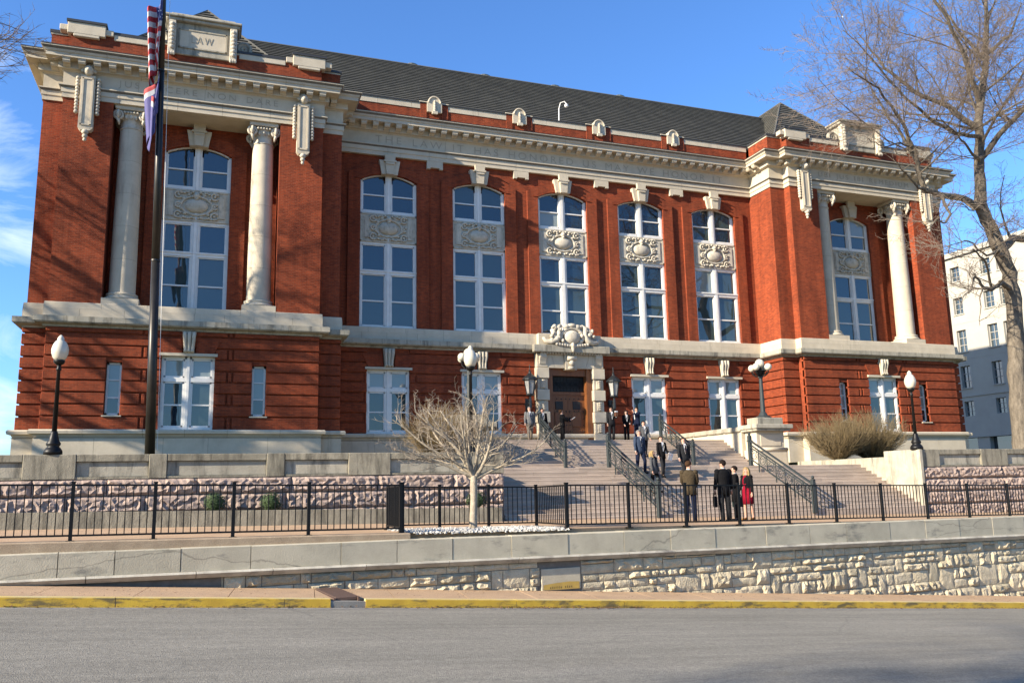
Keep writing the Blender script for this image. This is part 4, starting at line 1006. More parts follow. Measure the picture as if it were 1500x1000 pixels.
# --- wall lanterns beside the door
for sx in (-1, 1):
    t = thing('wall_lantern', ('black iron wall lantern by the door, on the shaded jamb side near the small tree' if sx < 0 else 'black iron wall lantern by the door, between the jamb and the man in navy'), 'lantern', (sx*2.58, -.1, 7.0), group='lanterns flanking the courthouse door')
    MB().box(-.12, .12, -.02, .1, .0, .75).tube([(0, -.05, .1), (0, -.3, .05), (0, -.5, .25), (0, -.52, .6), (0, -.5, .85)], [.07, .07, .09, .07, .05], 8).ring((0, -.22, .3), .17, .045, 12, 6, 'yz').ring((.0, -.3, .55), .12, .035, 10, 6, 'yz').build('bracket', 'sconce_iron', t)
    c = (0, -.5)
    MB().lathe([(.1, .84), (.24, .9), (.24, .96), (.2, .98)], 6, (0, -.5, 0)).build('base_cup', 'sconce_iron', t)
    MB().lathe([(.2, .98), (.33, 1.75)], 6, (0, -.5, 0)).build('glass_body', 'lantern_glass', t)
    k = MB()
    for q in range(6): a = math.pi*q/3; k.tube([(.205*math.cos(a), -.5+.205*math.sin(a), .97), (.345*math.cos(a), -.5+.345*math.sin(a), 1.77)], .022, 5)
    k.build('glazing_bars', 'sconce_iron', t)
    MB().lathe([(.44, 1.74), (.44, 1.8), (.36, 1.9), (.2, 2.02), (.09, 2.12), (.06, 2.2), (.07, 2.26), (.025, 2.32), (.02, 2.6)], 12, (0, -.5, 0)).build('hood', 'sconce_iron', t)
bpy.data.objects.remove(mods)
# ------------------------------------------------------------------ fences
def fence(label, pts, picket=.132):
    """pts: street-local (s, y) of posts along a run; feet follow the walkway"""
    cx, cy = pts[0]; P0 = s_pt(cx, cy, 2.11-.0182*cx-.012*cy)
    t = thing('fence', label, 'fence', P0, AL)
    zf = lambda s, y: 2.11-.0182*s-.012*max(y, 0)-P0.z
    L = lambda s, y, z: (s-cx, y-cy, z)
    for s, y in pts:
        z = zf(s, y); m = MB(); a = (s-cx, y-cy)
        m.box(a[0]-.032, a[0]+.032, a[1]-.032, a[1]+.032, z-.02, z+1.06).box(a[0]-.038, a[0]+.038, a[1]-.038, a[1]+.038, z+1.06, z+1.085)
        o = m.build('post', 'black_iron', t)
        MB().box(a[0]-.07, a[0]+.07, a[1]-.07, a[1]+.07, z-.02, z+.014).build('foot_plate', 'black_iron', o)
    pk = MB().box(-.009, .009, -.009, .009, .1, 1.0).mesh('picket'); pk.materials.append(MAT['black_iron'])
    for (s0, y0), (s1, y1) in zip(pts, pts[1:]):
        A = Vector(L(s0, y0, zf(s0, y0))); B = Vector(L(s1, y1, zf(s1, y1))); d = (B-A); ln = Vector((d.x, d.y)).length; n = Vector((-d.y, d.x, 0)).normalized()*.018
        for h0, h1 in ((.085, .12), (1.0, 1.035)):
            u = Vector((0, 0, 1)); e = d.normalized()*.03
            v = [A+e-n+u*h0, B-e-n+u*h0, B-e+n+u*h0, A+e+n+u*h0, A+e-n+u*h1, B-e-n+u*h1, B-e+n+u*h1, A+e+n+u*h1]
            MB().hexa(v).build('rail', 'black_iron', t)
        k = max(1, round(ln/picket))
        for j in range(1, k):
            o = link('picket', pk, t); o.location = A.lerp(B, j/k)
    return t
fence('black metal picket fence running left from the gravel bed along the sloping walkway', [(-11, 0), (-9.5, 0), (-8.1, 0), (-6.6, 0), (-5.2, 0), (-3.75, 0), (-2.33, 0), (-.92, 0), (.53, 0), (2.02, 0), (4.0, 0)])
fence('black picket fence set back round the pale tree and white gravel bed', [(4.06, .06), (4.42, 2.3), (5.76, 2.3), (7.1, 2.3), (8.47, 2.3), (8.16, .08)])
fence('black metal picket fence standing on the rubble wall in front of the stairs', [(8.1, 0), (9.85, 0), (11.57, 0), (13.29, 0), (14.99, 0), (16.74, 0), (18.56, 0), (20.44, 0), (22.29, 0), (24.19, 0), (26.1, 0), (28.0, 0)])
# white gravel bed
rng = random.Random(31); mb = MB()
for i in range(2600):
    s = rng.uniform(4.25, 8.1); y = rng.uniform(-.22, 2.0)
    if s > 7.9 and y > 1.8: continue
    r = rng.uniform(.018, .042); p = s_pt(s, y, 2.11-.0182*s-.012*max(y, 0)+rng.uniform(.0, .04)-(.16 if y < .08 else 0)*(1 if s < 4 else .15)); a = rng.uniform(0, 6)
    v = [p+Vector((r*math.cos(a+k*2.09), r*math.sin(a+k*2.09), -r*.3)) for k in range(3)]+[p+Vector((r*.4*math.cos(a), r*.4*math.sin(a), r*rng.uniform(.5, .9)))]
    mb.add(v, [(0, 1, 3), (1, 2, 3), (2, 0, 3)])
tag(mb.build('gravel', 'gravel'), 'white gravel bed round the foot of the small pale tree', 'gravel', kind='stuff')
v = [s_pt(s, y, 2.11-.0182*s-.012*y+.006) for s, y in ((4.2, -.05), (8.05, -.05), (8.2, 2.05), (4.35, 2.05))]
tag(MB().add(v, [(0, 1, 2, 3)]).build('gravel_bed', 'gravel'), kind='structure')
# dry leaves in the gutter
mb = MB(); rng = random.Random(77)
for i in range(900):
    s = rng.uniform(-4, 24) if rng.random() < .7 else rng.gauss(6.5, 2); y = -2.2-abs(rng.gauss(0, .11)); p = s_pt(s, y, ZW(s)-.135+rng.uniform(0, .02)); a = rng.uniform(0, 6); r = rng.uniform(.015, .04)
    mb.add([p+Vector((r*math.cos(a), r*math.sin(a), rng.uniform(-.005, .02))), p+Vector((-r*.5*math.sin(a), r*.5*math.cos(a), .012)), p+Vector((-r*math.cos(a), -r*math.sin(a), rng.uniform(-.005, .02))), p+Vector((r*.5*math.sin(a), -r*.5*math.cos(a), .004))], [(0, 1, 2, 3)])
for i in range(260):
    s = rng.uniform(-4, 22); y = rng.uniform(-2., -.35); p = s_pt(s, y, ZW(s)+.016); a = rng.uniform(0, 6); r = rng.uniform(.01, .028)
    mb.add([p+Vector((r*math.cos(a), r*math.sin(a), .012)), p+Vector((-r*.5*math.sin(a), r*.5*math.cos(a), .004)), p+Vector((-r*math.cos(a), -r*math.sin(a), .012))], [(0, 1, 2)])
tag(mb.build('leaf_litter', 'leaf_litter'), 'brown dry leaves lying in the gutter along the yellow kerb', 'leaves', kind='stuff')
# ------------------------------------------------------------------ stair railings
def railing(x, ya, za, yb, zb, label):
    t = thing('stair_railing', label, 'railing', (x, yb, zb))
    dy, dz = ya-yb, za-zb
    for y, z, h in ((0, 0, 1.3), (dy, dz, 1.3)):
        o = MB().cbox(-.075, .075, y-.075, y+.075, z, z+h, .012).build('newel_post', 'rail_paint', t)
        MB().box(-.1, .1, y-.1, y+.1, z+h-.22, z+h-.18).lathe([(.09, z+h), (.09, z+h+.03), (.04, z+h+.05), (.07, z+h+.1), (.05, z+h+.15), (.015, z+h+.17)], 10, (0, y, 0)).build('finial', 'rail_paint', o)
    def bar(h, w, hh, y0=.075, y1=None):
        y1 = y1 or dy-.075; k = dz/dy
        return [(-w, y0, k*y0+h), (w, y0, k*y0+h), (w, y1, k*y1+h), (-w, y1, k*y1+h), (-w, y0, k*y0+h+hh), (w, y0, k*y0+h+hh), (w, y1, k*y1+h+hh), (-w, y1, k*y1+h+hh)]
    MB().hexa(bar(1.1, .045, .06)).build('handrail', 'rail_paint', t)
    for h in (.92, .28): MB().hexa(bar(h, .025, .045)).build('rail', 'rail_paint', t)
    # lower hand rails carried on both sides
    for e in (-1, 1): MB().tube([(e*.1, .0, .9), (e*.1, dy, dz+.9)], .022, 6).build('side_rail', 'rail_paint', t)
    n = max(3, round(dy/.55)); k = dz/dy; q = dy/n
    for i in range(n+1):
        if 0 < i < n:
            y = i*q; MB().box(-.016, .016, y-.016, y+.016, k*y+.3, k*y+.94).build('baluster', 'rail_paint', t)
            if i % 2 == 0: MB().box(-.02, .02, y-.02, y+.02, k*y-.08, k*y+.3).build('support', 'rail_paint', t)
        if i < n:
            y = (i+.5)*q; m = MB().ring((0, y, k*y+.62), .19, .016, 16, 5, 'yz').ring((0, y, k*y+.62), .09, .014, 12, 5, 'yz', .3, 5.2)
            for a in range(4): g = a*math.pi/2+.78; m.ring((0, y+.19*math.cos(g), k*y+.62+.22*math.sin(g)), .07, .012, 10, 4, 'yz', g-2.4, g+2.4)
            m.build('scroll', 'rail_paint', t)
    return t
railing(-3.5, -4.35, 5.2, -7.35, 3.65, 'grey-green scrolled iron railing on the upper stairs beside the man in pale grey')
railing(3.5, -4.1, 5.2, -7.2, 3.65, 'grey-green scrolled iron railing on the upper stairs beside the sunlit cheek wall')
railing(-3.5, -11.9, 3.65, -15.9, 1.72, 'grey-green scrolled iron railing on the lower stairs beside the blonde woman in grey')
railing(3.5, -11.9, 3.65, -15.9, 1.68, 'grey-green scrolled iron railing on the lower stairs behind the woman in red')
# ------------------------------------------------------------------ lamps
def post_lamp(loc, H, label):
    t = thing('lamp_post', label, 'lamp', loc, group=None)
    MB().lathe([(.26, 0), (.26, .1), (.24, .14), (.2, .2), (.16, .24), (.2, .3), (.2, .34), (.15, .42), (.1, .62), (.1, .66), (.075, .7)], 16).build('base', 'black_iron', t, smooth=True)
    MB().lathe([(.072, .68), (.05, H-1.1), (.075, H-1.08), (.075, H-1.04), (.05, H-1.0), (.06, H-.9)], 12).build('shaft', 'black_iron', t, smooth=True)
    MB().lathe([(.06, H-.93), (.13, H-.88), (.16, H-.82), (.16, H-.78)], 14).build('collar', 'black_iron', t, smooth=True)
    MB().lathe([(.12, H-.79), (.19, H-.7), (.235, H-.56), (.24, H-.44), (.2, H-.3), (.14, H-.2), (.09, H-.16), (.1, H-.12), (.07, H-.06), (.02, H)], 18).build('acorn_globe', 'globe_glass', t, smooth=True)
    return t
post_lamp((-23.6, -15.45, 4.17), 3.62, 'black lamp post with white acorn globe on the balustrade near the flagpole')
post_lamp((-10.5, -15.2, 4.05), 3.95, 'black lamp post with acorn globe rising behind the small pale tree')
post_lamp((9.0+.45, -15.45, 4.17), 3.42, 'black lamp post with acorn globe beside the twiggy shrubs on the balustrade end')
def globe_lamp(loc, label):
    t = thing('globe_lamp', label, 'lamp', loc)
    MB().lathe([(.42, 0), (.42, .06), (.25, .14), (.16, .3), (.13, .34)], 12).build('base', 'rail_paint', t)
    MB().lathe([(.13, .3), (.09, 2.1), (.13, 2.14), (.13, 2.2), (.08, 2.24)], 12).build('shaft', 'rail_paint', t)
    a = MB().lathe([(.08, 2.2), (.2, 2.35), (.3, 2.5), (.1, 2.55), (.08, 2.68), (.1, 2.7)], 10)
    for q in range(4):
        g = q*math.pi/2+.5; c, s_ = math.cos(g), math.sin(g)
        a.tube([(.06*c, .06*s_, 2.25), (.25*c, .25*s_, 2.22), (.42*c, .42*s_, 2.35), (.46*c, .46*s_, 2.52)], [.04, .035, .035, .05], 6).ring((.26*c, .26*s_, 2.4), .11, .025, 10, 5, 'xz')
    a.build('arms', 'black_iron', t)
    for q in range(4):
        g = q*math.pi/2+.5; MB().ball((.46*math.cos(g), .46*math.sin(g), 2.68), .19, n=16, m=10).build('globe', 'globe_glass', t, smooth=True)
    MB().ball((0, 0, 2.9), .24, n=16, m=10).build('globe', 'globe_glass', t, smooth=True)
globe_lamp((8.1, -6.8, 6.2), 'five-globe lamp standard on the sunlit stair pedestal')
globe_lamp((-8.0, -6.8, 6.2), 'five-globe lamp standard in shade behind the small pale tree')
# ------------------------------------------------------------------ flagpole and flags
fp = thing('flagpole', 'tall dark bronze flagpole rising behind the granite wall in front of the columned wing', 'flagpole', (-21.06, -13.3, 3.9))
MB().lathe([(.32, 0), (.32, .06), (.2, .14), (.19, .2)], 16).build('collar', 'bronze_pole', fp)
for k in range(3):
    z0, z1 = k*7, (k+1)*7; x = lambda z: -.021*z
    r = lambda z: .165-.0042*z
    MB().tube([(x(z0), 0, z0), (x(z1), 0, z1)], [r(z0), r(z1)], 14).build('shaft', 'bronze_pole', fp, smooth=True)
    MB().tube([(x(z1)-0, 0, z1-.06), (x(z1), 0, z1)], r(z1)+.012, 14).build('joint_ring', 'bronze_pole', fp)
MB().tube([(.22, -.05, .5), (-.2, -.2, 20.5)], .008, 4).build('halyard', 'white_paint', fp)
MB().ball((-.45, 0, 21.1), .16).build('truck', 'bronze_pole', fp)
def flag_mat(name, kind):
    m, n, l, b = nodes_of(name); b.inputs['Roughness'].default_value = .75
    uv = N(n, 'ShaderNodeUVMap'); sx_ = N(n, 'ShaderNodeSeparateXYZ'); l.new(uv.outputs[0], sx_.inputs[0])
    if kind == 'us':
        mu = N(n, 'ShaderNodeMath', operation='MULTIPLY'); l.new(sx_.outputs['Y'], mu.inputs[0]); mu.inputs[1].default_value = 6.5
        fr = N(n, 'ShaderNodeMath', operation='FRACT'); l.new(mu.outputs[0], fr.inputs[0]); gt = N(n, 'ShaderNodeMath', operation='GREATER_THAN'); l.new(fr.outputs[0], gt.inputs[0]); gt.inputs[1].default_value = .5
        c = mixc(n, l, gt.outputs[0], (.36, .02, .022), (.52, .5, .48))
        a = N(n, 'ShaderNodeMath', operation='LESS_THAN'); l.new(sx_.outputs['X'], a.inputs[0]); a.inputs[1].default_value = .4
        d = N(n, 'ShaderNodeMath', operation='GREATER_THAN'); l.new(sx_.outputs['Y'], d.inputs[0]); d.inputs[1].default_value = .462
        e = N(n, 'ShaderNodeMath', operation='MULTIPLY'); l.new(a.outputs[0], e.inputs[0]); l.new(d.outputs[0], e.inputs[1])
        vo = N(n, 'ShaderNodeTexVoronoi', Scale=18.); l.new(uv.outputs[0], vo.inputs['Vector']); st_ = N(n, 'ShaderNodeMath', operation='LESS_THAN'); l.new(vo.outputs['Distance'], st_.inputs[0]); st_.inputs[1].default_value = .22
        cc = mixc(n, l, st_.outputs[0], (.02, .03, .13), (.7, .7, .7)); c = mixc(n, l, e.outputs[0], c, cc)
    else:
        rp = ramp(n, [(.0, (.06, .055, .17)), (.78, (.06, .055, .17)), (.8, (.35, .35, .36)), (.9, (.3, .03, .03))]); rp.color_ramp.interpolation = 'CONSTANT'; l.new(sx_.outputs['Y'], rp.inputs['Fac']); c = rp.outputs['Color']
    l.new(c, b.inputs['Base Color'])
flag_mat('flag_cloth', 'us'); flag_mat('state_flag_cloth', 'state')
def flag(name, m, loc, hoist, fly, drop, label, seed):
    rng = random.Random(seed); nu, nv = 26, 26; v = []; uvs = []
    for j in range(nv+1):
        b = j/nv
        for i in range(nu+1):
            a = i/nu
            # hangs limp: the fly falls down beside the pole in folds
            w = .62*math.sin(min(1, a*1.5)*math.pi*.5)*(.55+.45*b)
            x = -.1-w*(.42+.33*math.sin(a*9.5+b*2.5))-.06*a
            y = -.08+.17*math.sin(a*13+b*3+seed)+.07*math.sin(a*23+b*5)
            z = b*hoist-a*fly*drop*(1-.12*b)-.14*math.sin(a*6)*a
            v.append((x, y, z)); uvs.append((a, b))
    W = nu+1; f = [(j*W+i, j*W+i+1, (j+1)*W+i+1, (j+1)*W+i) for j in range(nv) for i in range(nu)]
    me = bpy.data.meshes.new(name); me.from_pydata(v, [], f); uvl = me.uv_layers.new(name='UVMap')
    for lp_ in me.loops: uvl.data[lp_.index].uv = uvs[lp_.vertex_index]
    me.materials.append(MAT[m]); me.shade_smooth(); o = bpy.data.objects.new(name, me); COL.objects.link(o); o.location = loc
    so = o.modifiers.new('thickness', 'SOLIDIFY'); so.thickness = .006
    return tag(o, label, 'flag')
flag('flag', 'flag_cloth', (-21.3, -13.45, 18.75), 2.2, 3.2, .62, 'red and white striped flag with a star canton hanging limp from the bronze pole', 1)
flag('state_flag', 'state_flag_cloth', (-21.28, -13.42, 16.2), 1.5, 2.2, .72, 'blue-violet flag hanging limp below the striped flag', 3)
# ------------------------------------------------------------------ the office block across the side street
ob = thing('office_building', 'white stone office block with paired windows and shaded grey base beyond the big bare tree', 'building', (52, 15, 4), world=True)
DY = 3.62; ys = []
YS = [13.92+1.79*k*1.0 for k in range(-9, 5)]
winY = []
for g in range(-4, 6):
    for e in (0, 1.79): winY.append(13.9+g*5.4+e)
winY = sorted(winY); rowsZ = [(19.2, 20.9, 'office_stone'), (15.32, 17.55, 'office_stone'), (11.7, 13.9, 'office_stone'), (8.88, 10.36, 'office_base'), (22.6, 24.1, 'office_stone')]
mb = MB(); zs = sorted([(a, b) for a, b, c in rowsZ])
def opening_wall(z_lo, z_hi, rws, m):
    mb = MB(); z = z_lo
    for a, b in rws:
        mb.box(52, 53, -20, 45, z, a); y = -20
        for w in winY: mb.box(52, 53, y, w-.56, a, b); y = w+.56
        mb.box(52, 53, y, 45, a, b); z = b
    mb.box(52, 53, -20, 45, z, z_hi); return mb.build('wall', m, ob)
opening_wall(10.85, 25.1, [r[:2] for r in sorted(rowsZ) if r[2] == 'office_stone'], 'office_stone'); opening_wall(6.9, 10.85, [(8.88, 10.36)], 'office_base')
MB().box(51.9, 53, -20, 45, 10.8, 10.98).box(51.85, 53, -20, 45, 6.75, 7.0).build('string_course', 'office_base', ob)
MB().box(51.7, 70, -20, 45, 25.1, 25.6).build('roof', 'office_stone', ob)
MB().box(53, 70, -19.5, 44.5, 3.9, 25.1).build('core', 'office_base', ob)
for k in range(13): MB().cbox(52, 53, -20+k*5.4-.7+.3, -20+k*5.4+.7+.3, 3.9, 6.75, .02).build('pier', 'office_base', ob)
for k in range(12): MB().box(52.5, 52.55, -18.9+k*5.4, -15.2+k*5.4+.2, 3.9, 6.75).build('shop_window', 'glass_office', ob)
gp = MB().box(.3, .34, -.55, .55, 0, 1).mesh('pane'); gp.materials.append(MAT['glass_office'])
fr = MB()
for a in ((-.56, -.51, 0, 1), (.51, .56, 0, 1), (-.02, .02, 0, 1)): fr.box(.24, .34, a[0], a[1], a[2], a[3])
for z in (0, .31, .64, .97): fr.box(.24, .34, -.56, .56, z, z+.025)
fm = fr.mesh('window'); fm.materials.append(MAT['office_base'])
for a, b, _ in rowsZ:
    for w in winY:
        if w < 2 or w > 24: continue
        o = link('window', fm, ob); o.location = Vector((52, w, a))-BASE[ob.name]; o.scale = (1, 1, b-a)
        link('pane', gp, o)
        if a > 11: MB().box(51.9, 52.1, w-.64, w+.64, a-.1, a).build('sill', 'office_stone', ob)
# paving joints of the office facade
mb = MB()
for z in (14.55, 18.2, 21.8): mb.box(51.985, 52, -20, 45, z, z+.06)
mb.build('string_course', 'office_stone', ob)
# ------------------------------------------------------------------ trees
def limb(mb, pts, radii, n): mb.tube(pts, radii, n, cap=False)
def wander(p, d, L, k, rng, up=.0, wob=.22):
    pts = [p.copy()]; d = d.normalized()
    for i in range(k):
        d = (d+Vector((rng.uniform(-wob, wob), rng.uniform(-wob, wob), rng.uniform(-wob, wob)+up))).normalized(); p = p+d*(L/k); pts.append(p.copy())
    return pts, d
def side_dir(t, ang, rng):
    a = t.orthogonal().normalized(); a.rotate(Matrix.Rotation(rng.uniform(0, 6.283), 3, t)); return (t*math.cos(ang)+a*math.sin(ang)).normalized()
def sprout(mbB, mbT, pts, radii, level, rng, spec, t0=.2):
    """spec[level] = (children per metre, length factor, length min, radius factor, angle, up)"""
    if level >= len(spec): return
    per, lf, lmin, rf, ang, up, thick = spec[level]
    seg = [(pts[i+1]-pts[i]).length for i in range(len(pts)-1)]; tot = sum(seg)
    cnt = max(1, round(tot*per*rng.uniform(.8, 1.2)))
    for c in range(cnt):
        u = t0+(1-t0)*(c+rng.random())/cnt; acc = u*tot; i = 0
        while i < len(seg)-1 and acc > seg[i]: acc -= seg[i]; i += 1
        f = min(1, acc/max(seg[i], 1e-5)); p = pts[i].lerp(pts[i+1], f); r = radii[i]*(1-f)+radii[i+1]*f
        t = (pts[i+1]-pts[i]).normalized(); d = side_dir(t, R(ang*rng.uniform(.7, 1.3)), rng)
        if level < 2 and d.z < -.25: d.z *= -.3
        L = max(lmin, tot*lf*rng.uniform(.6, 1.25)*(1.15-.6*u)); k = 4 if level < 2 else 3
        q, _ = wander(p, d, L, k, rng, up, .2 if level < 2 else .3)
        r0 = max(thick, r*rf); rr = [r0*(1-.75*j/k) for j in range(k+1)]
        (mbB if level == 0 else mbT).tube(q, rr, 5 if level == 0 else 3, cap=False)
        sprout(mbB, mbT, q, rr, level+1, rng, spec, .1)
def V(*a): return Vector(a)
def densify(pts, radii, k, rng, wob=.05):
    P = []; Rr = []
    for i in range(len(pts)-1):
        for j in range(k):
            f = j/k; p = pts[i].lerp(pts[i+1], f)
            if P: p = p+V(rng.uniform(-wob, wob), rng.uniform(-wob, wob), rng.uniform(-wob, wob))
            P.append(p); Rr.append((radii[i]*(1-f)+radii[i+1]*f)*rng.uniform(.95, 1.06))
    P.append(pts[-1]); Rr.append(radii[-1]); return P, Rr
def big_tree(name, label, limbs, spec, seed, loc, bark='bark_gray', twig='twig_gray', group=None, rot=0., scale=1.):
    rng = random.Random(seed); B = MB(); T = MB(); L = Vector(loc)
    for pts, radii, sp in limbs:
        P, Rr = densify([Vector(p)-L for p in pts], [q*.82 for q in radii], 4, rng); B.tube(P, Rr, 9, cap=False)
        if sp: sprout(B, T, P, Rr, 0, rng, spec, sp)
    t = thing(name, label, 'tree', loc, rot, group)
    B.build('trunk', bark, t, smooth=True); c = T.build('crown', twig, t, smooth=True); c['kind'] = 'stuff'
    t.scale = (scale,)*3
    print(name, len(T.f)*2); return t
spec_big = [(1.25, .5, 1.6, .36, 52, .02, .02), (2.0, .55, .85, .5, 48, .0, .011), (3.6, .5, .4, .55, 44, .0, .009), (4.2, .6, .25, .7, 42, .0, .008)]
B0 = (18.75, -13, 4.0)
LM = [
 ([(18.75, -13, 3.6), (18.75, -13, 5), (18.9, -13, 8), (19.3, -13, 11.4), (19.2, -13, 13.2), (18.4, -13, 15.2), (17.8, -13, 16.7)], [.75, .55, .5, .47, .44, .4, .38], 0),
 ([(17.8, -13, 16.7), (18.1, -12.9, 18.2), (18.4, -12.8, 19.8), (18.6, -12.9, 22), (19.3, -13, 24.5), (19.8, -13, 27), (19.9, -13.2, 30)], [.36, .32, .29, .25, .2, .15, .06], .25),
 ([(17.8, -13, 16.6), (16.2, -13.3, 16.9), (14.4, -13.6, 16.8), (13.3, -13.8, 16.8), (12.9, -13.9, 17.6), (12.8, -13.9, 18.6), (12.0, -14.1, 20), (10.4, -14.4, 21.4), (8.2, -14.8, 22)], [.22, .2, .18, .16, .15, .14, .1, .06, .02], .4),
 ([(12.85, -13.9, 18.2), (12.2, -13.4, 20.2), (11.4, -13, 22), (10.8, -12.8, 23.8)], [.1, .08, .05, .02], .1),
 ([(18.5, -12.9, 21), (16.8, -12.6, 22.2), (15, -12.2, 23), (13.4, -12, 24.2), (12, -11.8, 26)], [.2, .16, .12, .08, .03], .15),
 ([(18.7, -12.9, 22.6), (17.2, -13.6, 24.6), (15.6, -14.2, 26), (14, -14.5, 27.6), (12.6, -14.8, 28.4)], [.17, .13, .09, .06, .02], .15),
 ([(18.3, -12.8, 19.3), (19.6, -13.5, 21), (21.4, -14, 22.8), (22.5, -14.2, 25.2), (23, -14.4, 28)], [.2, .17, .13, .09, .04], .2),
 ([(19.4, -13, 25), (18.4, -12.4, 27), (17.6, -12, 29)], [.13, .09, .03], .1), ([(19.5, -13, 25.4), (21, -13.3, 26.6), (22, -13.5, 28.6)], [.13, .09, .03], .1),
 ([(18.9, -13, 14.4), (20.6, -12.4, 15.4), (22.6, -12, 15.6), (24.5, -11.7, 17.2)], [.28, .22, .16, .08], .2),
 ([(19.3, -13, 12.3), (18, -13.5, 12.6), (16.8, -13.9, 12.0), (15.8, -14.2, 12.0), (15.2, -14.4, 12.6)], [.17, .15, .12, .09, .05], .35),
 ([(15.8, -14.2, 12.0), (15.2, -14.5, 11.2), (14.9, -14.6, 10)], [.05, .035, .015], .1),
 ([(18.9, -13, 14.2), (17.9, -13.6, 14.0), (17.3, -13.9, 14.3), (17.1, -14, 14.9)], [.16, .13, .13, .1], .9),
 ([(17.6, -13.9, 14.1), (16.3, -14.2, 13.6), (14.9, -14.5, 14.2), (13.9, -14.7, 13.9)], [.09, .06, .045, .02], .2),
 ([(16.2, -13.3, 16.9), (15.6, -14.4, 15.9), (14.6, -15.2, 15.4), (13.4, -15.6, 15.6)], [.09, .06, .04, .02], .1),
 ([(13.3, -13.8, 16.9), (12.2, -14.4, 16.6), (11.2, -14.8, 16.9), (10.2, -15.2, 17.4)], [.08, .06, .04, .02], .1),
 ([(14.4, -13.6, 16.8), (13.8, -14.6, 15.4), (12.8, -15.2, 14.7), (11.8, -15.6, 14.6), (10.8, -16, 13.9)], [.09, .07, .05, .035, .015], .15),
 ([(16.8, -13.9, 12.0), (15.5, -14.8, 13.1), (14.0, -15.5, 13.4), (12.6, -16, 12.8), (11.6, -16.2, 12.9)], [.08, .06, .045, .03, .015], .2),
 ([(18.5, -12.9, 20.6), (16, -13.6, 20.2), (14.2, -14, 20.4), (12.2, -14.2, 21.3), (10.2, -14.4, 22.9), (8.4, -14.6, 24)], [.15, .12, .1, .07, .045, .015], .15),
 ([(15.2, -14.4, 12.5), (14.2, -15, 11.6), (13.2, -15.4, 11.2), (12.4, -15.8, 10.4)], [.05, .04, .03, .012], .1),
 ([(18.4, -12.9, 19.6), (16.6, -14.2, 18.6), (15, -15.2, 18.4), (13.4, -15.8, 18.9), (11.9, -16.2, 19.6)], [.12, .09, .07, .045, .015], .15),
 ([(12.8, -13.9, 18.8), (11.6, -14.2, 18.9), (10.2, -14.5, 18.4), (9.2, -14.7, 18.6)], [.06, .045, .03, .015], .1),
]
bt = big_tree('bare_tree', 'large bare deciduous tree with a leaning grey trunk overhanging the courthouse corner', LM, spec_big, 5, B0)
# bare trees standing outside the frame to the west: one reaches its twigs in, the other shades the road
spec_thin = [(1.05, .5, 1.5, .45, 50, .05, .035), (1.7, .5, .8, .5, 46, .02, .018), (2.2, .5, .5, .55, 44, .0, .012)]
wt = big_tree('bare_tree', 'tmp', LM, spec_thin, 9, B0); wt.location = (-37.5, -7.5, 4.0); wt.rotation_euler = (0, 0, R(160)); wt.scale = (.9, .9, .86)
tag(wt, 'bare tree whose twigs reach into the sky beyond the columned wing left of the flagpole', 'tree')
w3 = copy_tree(bt); w3.location = (-50, -48.5, 3.6); w3.rotation_euler = (0, 0, R(75)); w3.scale = (.95, .95, .8)
tag(w3, 'bare tree up the road whose branches throw soft shadows across the asphalt', 'tree')
w4 = copy_tree(wt); w4.location = (-46, -9.8, 3.9); w4.rotation_euler = (0, 0, R(250)); w4.scale = (.9, .9, .82)
tag(w4, 'bare tree standing farther off beyond the columned wing, its branches shading the lower brick', 'tree')
# small pale tree in the gravel bed
rng = random.Random(14); sp0 = s_pt(6.1, .95, 2.0); B = MB(); T = MB()
P, Rr = densify([V(0, 0, -.1), V(0, 0, .1), V(.02, 0, .7), V(.03, 0, 1.25)], [.125, .095, .085, .085], 3, rng, .006); B.tube(P, Rr, 10, cap=False)
spec_s = [(5.4, .45, .45, .42, 46, .07, .008), (7., .45, .24, .6, 48, .05, .0055), (7.5, .5, .12, .7, 48, .02, .0045)]
right = V(math.cos(R(20)), -math.sin(R(20)), 0); back = V(math.sin(R(20)), math.cos(R(20)), 0)
for (a, b, up, L, r) in [(-1.2, .1, .62, 2.15, .05), (-.8, -.4, 1.1, 1.9, .055), (-.35, .5, 1.7, 2.1, .06), (.05, -.15, 2.4, 2.05, .05), (-.2, .2, 2.2, 1.9, .035), (-.8, .2, 1.5, 1.9, .035), (.6, -.3, 1.8, 1.8, .035), (.3, .4, 1.9, 2.0, .05), (.95, .1, .55, 1.75, .048), (.75, -.4, .95, 1.5, .05), (-.95, .5, .85, 2.0, .05), (.8, .6, 1.2, 1.6, .045), (-.5, -.7, 1.3, 1.8, .045), (-1.15, -.2, .35, 1.9, .045)]:
    d = (right*a+back*b+V(0, 0, up)).normalized(); st_ = V(.03, 0, rng.uniform(1.12, 1.3))
    L *= 1.1 if abs(a) > .7 else 1.0; q, _ = wander(st_, d, L, 6, rng, .03, .15); rr = [r*(1-.72*j/6) for j in range(7)]
    B.tube(q, rr, 6, cap=False); sprout(B, T, q, rr, 0, rng, spec_s, .22)
ty = thing('small_tree', 'small bare tree with pale bark and spreading crown in the white gravel bed', 'tree', sp0)
B.build('trunk', 'bark_pale', ty, smooth=True); c = T.build('crown', 'twig_pale', ty, smooth=True); c['kind'] = 'stuff'
